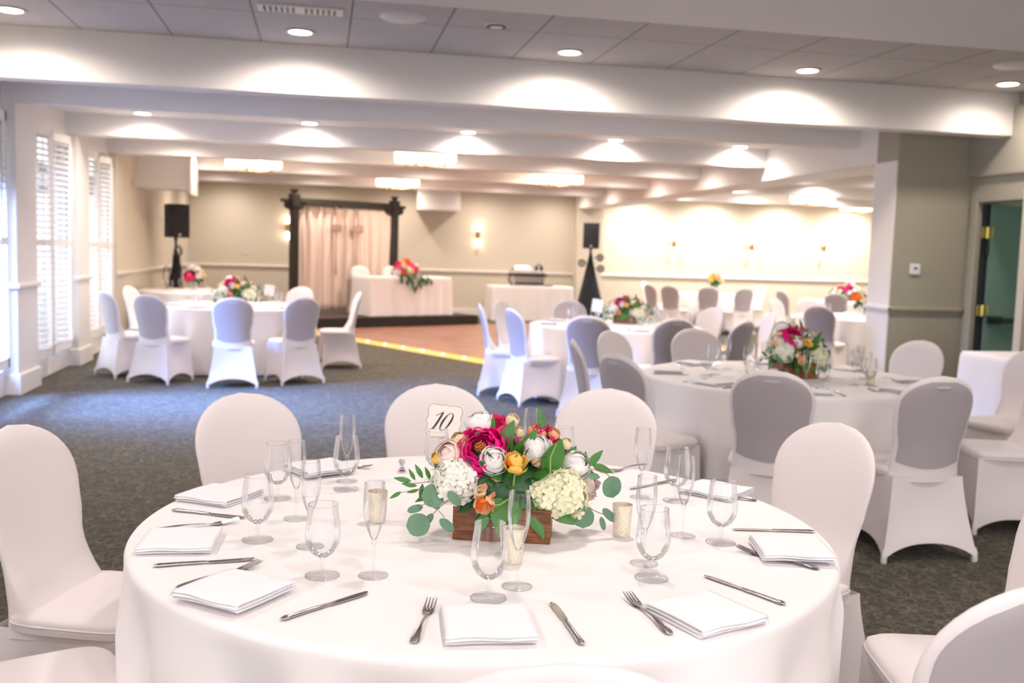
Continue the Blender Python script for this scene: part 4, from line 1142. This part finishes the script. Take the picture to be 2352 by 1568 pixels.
# ------------------------------------------------------------------ table number cards
def outline(n=8):
    q = [(0, 1.06), (.07, 1.0), (.16, .965), (.30, .975), (.42, .99), (.56, 1.0), (.74, .99), (.86, .93), (.94, .80), (.965, .66), (.925, .48), (.90, .32), (.92, .18), (.97, .08), (1.05, 0)]
    pts = q[:-1]+[(x, -y) for x, y in q[::-1]][:-1]+[(-x, -y) for x, y in q][:-1]+[(-x, y) for x, y in q[::-1]][:-1]
    return pts
def make_card(label, loc, rz, digits=True, s=1.):
    t = thing('table_number_stand', label, 'table number', loc, rz, 'table number cards on stands')
    W_, H_ = .064*s, .060*s; zc = .165*s
    P = outline(); n = len(P); tilt = math.radians(-6)
    def X(x, y, d): return (x*cos(tilt)-y*sin(tilt), d, zc+x*sin(tilt)+y*cos(tilt))
    v = [X(x*W_, y*H_, -.0008) for x, y in P]+[X(x*W_, y*H_, .0008) for x, y in P]
    f = [tuple(range(n-1, -1, -1)), tuple(range(n, 2*n))]+[(i, (i+1) % n, n+(i+1) % n, n+i) for i in range(n)]
    MB().add(v, f).build('card', 'plant', t)
    MB().tube([X(x*W_*.95, y*H_*.95, -.0011) for x, y in P], .0007*s, 5, True).build('printed_border', 'ink', t)
    # wire ring holder and foot
    b = MB().cyl(.032*s, 0, .006, 28).cyl(.027*s, .006, .010, 28)
    b.build('base', 'chrome', t, True)
    b = MB().tube([(0, .002, .008), (0, .002, .085*s)], .0022*s, 8)
    b.tube([(.014*s*cos(a), -.004, .099*s+.014*s*sin(a)) for a in [2*PI*i/28 for i in range(28)]], .0013*s, 6, True)
    b.tube([(.014*s*cos(a), .004, .099*s+.014*s*sin(a)) for a in [2*PI*i/28 for i in range(28)]], .0013*s, 6, True)
    b.build('wire_holder', 'chrome', t, True)
    if digits:
        sl = math.radians(24)
        def poly(o): return o
        def S(x, y): return X((x+y*math.tan(sl))*H_, y*H_, -.0016)
        # 1: tapered slanted stroke with a hairline flag
        b = MB(); pr = [(-.40, -.50, .02), (-.38, -.44, .05), (-.345, -.30, .062), (-.33, 0, .060), (-.33, .30, .058), (-.33, .46, .05), (-.325, .56, .012)]
        vv = []; ff = []
        for x, y, w in pr: vv += [S(x-w, y), S(x+w, y)]
        for i in range(len(pr)-1): ff.append((2*i, 2*i+1, 2*i+3, 2*i+2))
        b.add(vv, ff)
        b.add([S(-.34, .54), S(-.30, .50), S(-.62, .28), S(-.64, .31)], [(0, 1, 2, 3)])
        b.add([S(-.52, -.50), S(-.26, -.50), S(-.30, -.46), S(-.48, -.46)], [(0, 1, 2, 3)])
        b.build('numeral_one', 'ink', t)
        b = MB(); vv = []; ff = []; N = 40
        for i in range(N):
            a = 2*PI*i/N; ox, oy = .27*cos(a)+.14, .54*sin(a); ix, iy = (.27-.035-.085*abs(cos(a))**1.3)*cos(a)+.14, (.54-.035)*sin(a)
            vv += [S(ox, oy), S(ix, iy)]
        for i in range(N):
            j = (i+1) % N; ff.append((2*i, 2*i+1, 2*j+1, 2*j))
        b.add(vv, ff).build('numeral_zero', 'ink', t)
    return t
make_card('scalloped white card printed with the number 10 on the nearest table', (.413, 3.285, .76), math.radians(-8))
make_card('white table number card seen from afar on the left table', (-.63, 12.55, .76), math.radians(-20), False, 1.15)
make_card('white table number card turned edge on, left of the flowers on the right middle table', (2.80, 6.02, .76), math.radians(60), False, 1.15)
make_card('white table number card left of the flowers on the centre back table', (2.93, 10.3, .76), math.radians(-50), False, 1.2)

# ------------------------------------------------------------------ glasses, votives, cutlery, napkins
def ring(b, r, z, t): return b.tube([(r*cos(a), r*sin(a), z) for a in [2*PI*i/36 for i in range(36)]], t, 5, True)
def make_goblet():
    t = thing('water_goblet', '', 'glass')
    b = MB().lathe([(.0035, .042), (.012, .044), (.026, .054), (.037, .072), (.0405, .090), (.0400, .108), (.0375, .130), (.0348, .150), (.0335, .165)], 36)
    ring(b, .0335, .165, .0009).build('bowl', 'glass', t, True)
    MB().lathe([(.0062, .004), (.0042, .010), (.0040, .022), (.0062, .028), (.0040, .033), (.0050, .042), (.010, .0455)], 16).build('stem', 'glassfoot', t, True)
    MB().lathe([(.0378, .0002), (.0385, .0012), (.036, .0026), (.020, .0045), (.0062, .0085)], 36).tube([(.0383*cos(a), .0383*sin(a), .0013) for a in [2*PI*i/36 for i in range(36)]], .0009, 5, True).build('foot', 'glassfoot', t, True)
    return t
def make_flute():
    t = thing('champagne_flute', '', 'glass')
    b = MB().lathe([(.0035, .082), (.008, .088), (.016, .108), (.023, .135), (.0258, .158), (.0252, .185), (.0228, .215)], 32)
    ring(b, .0228, .215, .0008).build('bowl', 'glass', t, True)
    MB().lathe([(.0050, .004), (.0036, .014), (.0034, .062), (.0042, .074), (.0072, .079), (.0040, .084), (.007, .088)], 16).build('stem', 'glassfoot', t, True)
    MB().lathe([(.0328, .0002), (.0335, .0012), (.031, .0026), (.018, .0042), (.005, .009)], 36).tube([(.0333*cos(a), .0333*sin(a), .0013) for a in [2*PI*i/36 for i in range(36)]], .0008, 5, True).build('foot', 'glassfoot', t, True)
    return t
def make_votive():
    t = thing('votive_candle', '', 'candle holder')
    MB().lathe([(.001, .0), (.021, .0), (.0225, .004), (.0240, .03), (.0268, .083), (.0272, .085), (.0262, .085), (.0225, .03), (.018, .008), (.001, .008)], 32).build('holder', 'votive', t, True)
    MB().cyl(.0205, .010, .045, 24).build('wax', 'candle', t)
    return t
def make_knife():
    t = thing('dinner_knife', '', 'knife')
    def hn(u, v):
        x = .115*v; a = 2*PI*u
        w = lerp(v, [(0, .0048), (.08, .0078), (.3, .0066), (.6, .0052), (.85, .0060), (1, .0045)]); h = lerp(v, [(0, .002), (.1, .0042), (.6, .0036), (1, .0028)])
        return (x, w*cos(a), .0045+h*sin(a))
    MB().grid(hn, 14, 20, cu=True, flip=True).add([hn(i/14, 0) for i in range(14)], [tuple(range(14))]).build('handle', 'steel', t, True)
    P = [(.112, -.0035), (.125, -.0075), (.16, -.0095), (.20, -.0095), (.218, -.0065), (.226, .0), (.222, .0055), (.20, .0062), (.15, .0055), (.112, .0035)]
    n = len(P); v = [(x, y, .0036-.0006*abs(y)/.009) for x, y in P]+[(x, y, .0052-.0010*(y < -.004)) for x, y in P]
    MB().add(v, [tuple(range(n-1, -1, -1)), tuple(range(n, 2*n))]+[(i, (i+1) % n, n+(i+1) % n, n+i) for i in range(n)]).build('blade', 'steel', t)
    return t
def make_fork():
    t = thing('dinner_fork', '', 'fork')
    def zc(x): return .0035+.010*sin(PI*min(1, x/.15))*(.5 if x < .12 else .6) if x < .15 else .0035+.009*(1-cos((x-.15)/.07*PI*.55))
    def hn(u, v):
        x = .148*v; a = 2*PI*u
        w = lerp(v, [(0, .006), (.07, .0098), (.25, .0075), (.6, .0032), (.85, .0028), (1, .004)]); h = lerp(v, [(0, .0012), (.1, .0022), (1, .0018)])
        return (x, w*cos(a), zc(x)+h*sin(a))
    MB().grid(hn, 12, 24, cu=True, flip=True).add([hn(i/12, 0) for i in range(12)], [tuple(range(12))]).build('handle', 'steel', t, True)
    b = MB()
    def hd(u, v):
        x = .144+.034*v; w = lerp(v, [(0, .0035), (.5, .0105), (1, .0122)]); s = u*2-1
        return (x, s*w, zc(x)-.0015*(1-s*s)*v)
    b.grid(hd, 8, 6).grid(lambda u, v: (hd(u, v)[0], hd(u, v)[1], hd(u, v)[2]+.0016), 8, 6)
    for k in range(4):
        y = -.0100+.00667*k
        b.tube([(x, y, zc(x)) for x in (.174, .185, .198, .210, .219)], [.0019, .0019, .0017, .0015, .0008], 6)
    b.build('tines', 'steel', t, True)
    return t
def make_napkin():
    t = None
    # folded in thirds: a spiral sheet profile swept across the width
    b = MB(); W2 = .088
    prof = [(-.085, .004), (.080, .0035), (.086, .0075), (.080, .0115), (-.078, .011), (-.085, .0150), (-.078, .0195), (.074, .0175), (.083, .0140)]
    pts = []
    for i in range(len(prof)-1):
        for k in range(6):
            s = k/6; p0 = prof[max(0, i-1)]; p1 = prof[i]; p2 = prof[i+1]; p3 = prof[min(len(prof)-1, i+2)]
            pts.append(tuple(.5*((2*p1[j])+(-p0[j]+p2[j])*s+(2*p0[j]-5*p1[j]+4*p2[j]-p3[j])*s*s+(-p0[j]+3*p1[j]-3*p2[j]+p3[j])*s**3) for j in (0, 1)))
    pts.append(prof[-1])
    n = len(pts)
    def f(u, v):
        k = v*(n-1); i = min(int(k), n-2); q = k-i
        y = pts[i][0]*(1-q)+pts[i+1][0]*q; z = pts[i][1]*(1-q)+pts[i+1][1]*q
        x = (u*2-1)*W2
        return (x+.003*(z/.02)*1, y+.002*sin(x*40+z*200), max(.0015, z*(.92+.08*cos(x*9))+.0008*sin(x*60+y*30)))
    o = b.grid(f, 16, n-1).build('folded_napkin', 'napkin', None, 80)
    s = o.modifiers.new('thickness', 'SOLIDIFY'); s.thickness = .0026; s.offset = 0
    tag(o, '', 'napkin'); return o
GB, FL, VT, KN, FK, NP = Proto(make_goblet), Proto(make_flute), Proto(make_votive), Proto(make_knife), Proto(make_fork), Proto(make_napkin)
Z = .7605
g = 'clear water goblets on the nearest table'
for x, y, lb in (
    (-.150, 2.509, 'clear water goblet, leftmost on the nearest table'),
    (.010, 2.216, 'clear water goblet in the left foreground of the nearest table, before two stacked napkins'),
    (.360, 2.032, 'clear water goblet in front of the wooden flower box'),
    (.758, 2.123, 'clear water goblet in the right foreground overlapping a flute'),
    (1.035, 2.380, 'clear water goblet, rightmost on the nearest table'),
    (.082, 3.024, 'clear water goblet at the back left, standing before a tall flute'),
    (1.071, 2.814, 'clear water goblet at the back right beside a flute'),
    (-.119, 2.926, 'clear water goblet at the back left, behind a flute and beside the napkin'),
    (.800, 3.17, 'clear water goblet mostly hidden behind the right end of the flowers'),
    (.372, 3.12, 'clear water goblet under the number 10 card')):
    GB.put((x, y, Z), rnd.uniform(0, 6), lb, g)
g = 'clear champagne flutes on the nearest table'
for x, y, lb in (
    (-.060, 2.700, 'clear champagne flute at the left, rim overlapping the back left goblet'),
    (.087, 3.130, 'clear champagne flute farthest at the back left'),
    (-.020, 2.440, 'clear champagne flute at the left, half hidden behind the foreground goblet'),
    (.124, 2.205, 'clear champagne flute left of the flower box with a votive seen through it'),
    (.436, 2.099, 'clear champagne flute standing before the wooden flower box'),
    (.976, 2.863, 'clear champagne flute right of the flowers against a chair back'),
    (.957, 2.451, 'clear champagne flute at the right between two goblets'),
    (.775, 2.230, 'clear champagne flute behind the right foreground goblet'),
    (.705, 3.24, 'clear champagne flute with only its rim above the flowers')):
    FL.put((x, y, Z), rnd.uniform(0, 6), lb, g)
g = 'mercury glass votive holders on the nearest table'
for x, y, lb in ((.791, 2.465, 'gold mercury glass votive holder right of the flower box'), (.460, 2.270, 'gold mercury glass votive holder behind the front flute'), (.158, 2.654, 'gold mercury glass votive holder left of the flowers, seen through a flute')):
    VT.put((x, y, Z), rnd.uniform(0, 6), lb, g)
g = 'dinner knives on the nearest table'
for (x0, y0), (x1, y1), lb in (
    ((-.397, 2.808), (-.196, 2.711), 'steel knife at the far left between two napkins'),
    ((-.369, 2.313), (-.139, 2.346), 'steel knife at the left edge below the second napkin'),
    ((-.070, 1.948), (.098, 2.081), 'steel knife in the left foreground pointing to the goblets'),
    ((.495, 1.757), (.488, 1.968), 'steel knife right of the front napkin'),
    ((.989, 1.919), (.888, 2.116), 'steel knife in the right foreground above the angled napkin'),
    ((1.336, 2.445), (1.103, 2.491), 'steel knife at the right edge above the small napkin'),
    ((1.17, 3.07), (1.015, 2.985), 'steel knife at the back right behind the goblet')):
    a = math.atan2(y1-y0, x1-x0); KN.put((x0, y0, Z), a, lb, g)
g = 'dinner forks on the nearest table'
for (x0, y0), (x1, y1), lb in (
    ((.179, 1.802), (.239, 2.020), 'steel fork left of the front napkin'),
    ((.682, 1.787), (.660, 2.022), 'steel fork between the front knife and the angled right napkin'),
    ((1.186, 2.138), (1.050, 2.308), 'steel fork against the small right napkin'),
    ((-.297, 2.158), (-.122, 2.308), 'steel fork under the left foreground napkin, tines peeking out'),
    ((-.418, 2.608), (-.218, 2.669), 'steel fork under the far left napkin'),
    ((.287, 3.445), (.270, 3.228), 'steel fork at the back of the nearest table, before the chair behind the card'),
    ((-.02, 3.40), (.178, 3.30), 'steel fork at the back left under the rear napkin'),
    ((1.15, 3.32), (.975, 3.20), 'steel fork at the back right before a chair'),
    ((1.325, 2.789), (1.130, 2.888), 'steel fork beside the back right napkin')):
    a = math.atan2(y1-y0, x1-x0); FK.put((x0, y0, Z+0), a, lb, g)
g = 'folded white napkins on the nearest table'
for x, y, a, lb in (
    (-.285, 2.945, -32, 'folded white napkin at the back left edge of the nearest table'),
    (-.335, 2.490, -3, 'folded white napkin at the left edge between two knives'),
    (-.172, 2.095, -38, 'folded white napkin in the left foreground lying over a fork'),
    (.328, 1.865, -4, 'folded white napkin at the front centre'),
    (.785, 1.870, 20, 'folded white napkin in the right foreground, angled between fork and knife'),
    (1.172, 2.262, -13, 'folded white napkin at the right edge over a fork handle'),
    (1.235, 2.900, -48, 'folded white napkin at the back right behind the rightmost goblet'),
    (.0, 3.262, 28, 'folded white napkin at the back left behind two glasses')):
    zz_ = Z+(.007 if 'over a fork' in lb or a == 28 else 0)
    NP.put((x, y, zz_), math.radians(a), lb, g)

def words(c, x, y):
    to = Vector((-c[0], -c[1])).normalized(); v = Vector((x-c[0], y-c[1]))
    n = v.dot(to); r = v.dot(Vector((-to.y, to.x)))      # toward camera, camera's right
    r = v.x*(-to.y)*-1 + 0 if False else v.dot(Vector((to.y, -to.x)))*-1
    a = math.degrees(math.atan2(n, r))
    names = ['right side', 'near right side', 'near side', 'near left side', 'left side', 'far left side', 'far side', 'far right side']
    return names[int(((a+22.5) % 360)//45)]
def settings(c, tname, n=8, ph=.0, what='gfnk'):
    for i in range(n):
        a = math.atan2(-c[1], -c[0])+2*PI*i/n+ph
        d = Vector((cos(a), sin(a))); s = Vector((-d.y, d.x))
        def at(r, o): return (c[0]+d.x*r+s.x*o, c[1]+d.y*r+s.y*o, Z)
        w_ = words(c, c[0]+d.x, c[1]+d.y)
        if 'g' in what: GB.put(at(.52, .10), a, 'clear water goblet on the %s of the %s' % (w_, tname), 'glasses on the %s' % tname)
        if 'f' in what: FL.put(at(.46, .02), a, 'clear champagne flute on the %s of the %s' % (w_, tname), 'glasses on the %s' % tname)
        if 'n' in what: NP.put(at(.76, 0), a+PI/2, 'folded white napkin on the %s of the %s' % (w_, tname), 'napkins on the %s' % tname)
        if 'k' in what: KN.put((at(.86, .15)), a+PI, 'steel knife on the %s of the %s' % (w_, tname), 'cutlery on the %s' % tname)
        if 'o' in what: FK.put((at(.86, -.14)), a+PI, 'steel fork on the %s of the %s' % (w_, tname), 'cutlery on the %s' % tname)
settings(T2, 'right middle table', 8, .2, 'gfnko')
settings(T3, 'centre back table', 8, .3, 'gfn')
settings(T1, 'left table by the shutters', 8, .1, 'gfn')
settings(T4, 'far left corner table', 8, .4, 'g')
settings(T6, 'far right table', 8, .4, 'g')
settings(T7, 'table cut by the column', 8, .25, 'gn')
settings(T5, 'farthest table', 8, .1, 'g')
g = 'votive holders on the right middle table'
VT.put((2.70, 5.55, Z), 0, 'gold votive holder left of the flowers on the right middle table', g)
VT.put((3.30, 5.47, Z), 0, 'gold votive holder right of the flowers on the right middle table', g)
g = 'glasses on the rectangular table by the green door'
for k, (x, y) in enumerate(((6.12, 7.45), (6.20, 7.30))):
    GB.put((x, y, Z), 0, 'clear goblet on the table before the green door, %s one' % ('left', 'right')[k], g)
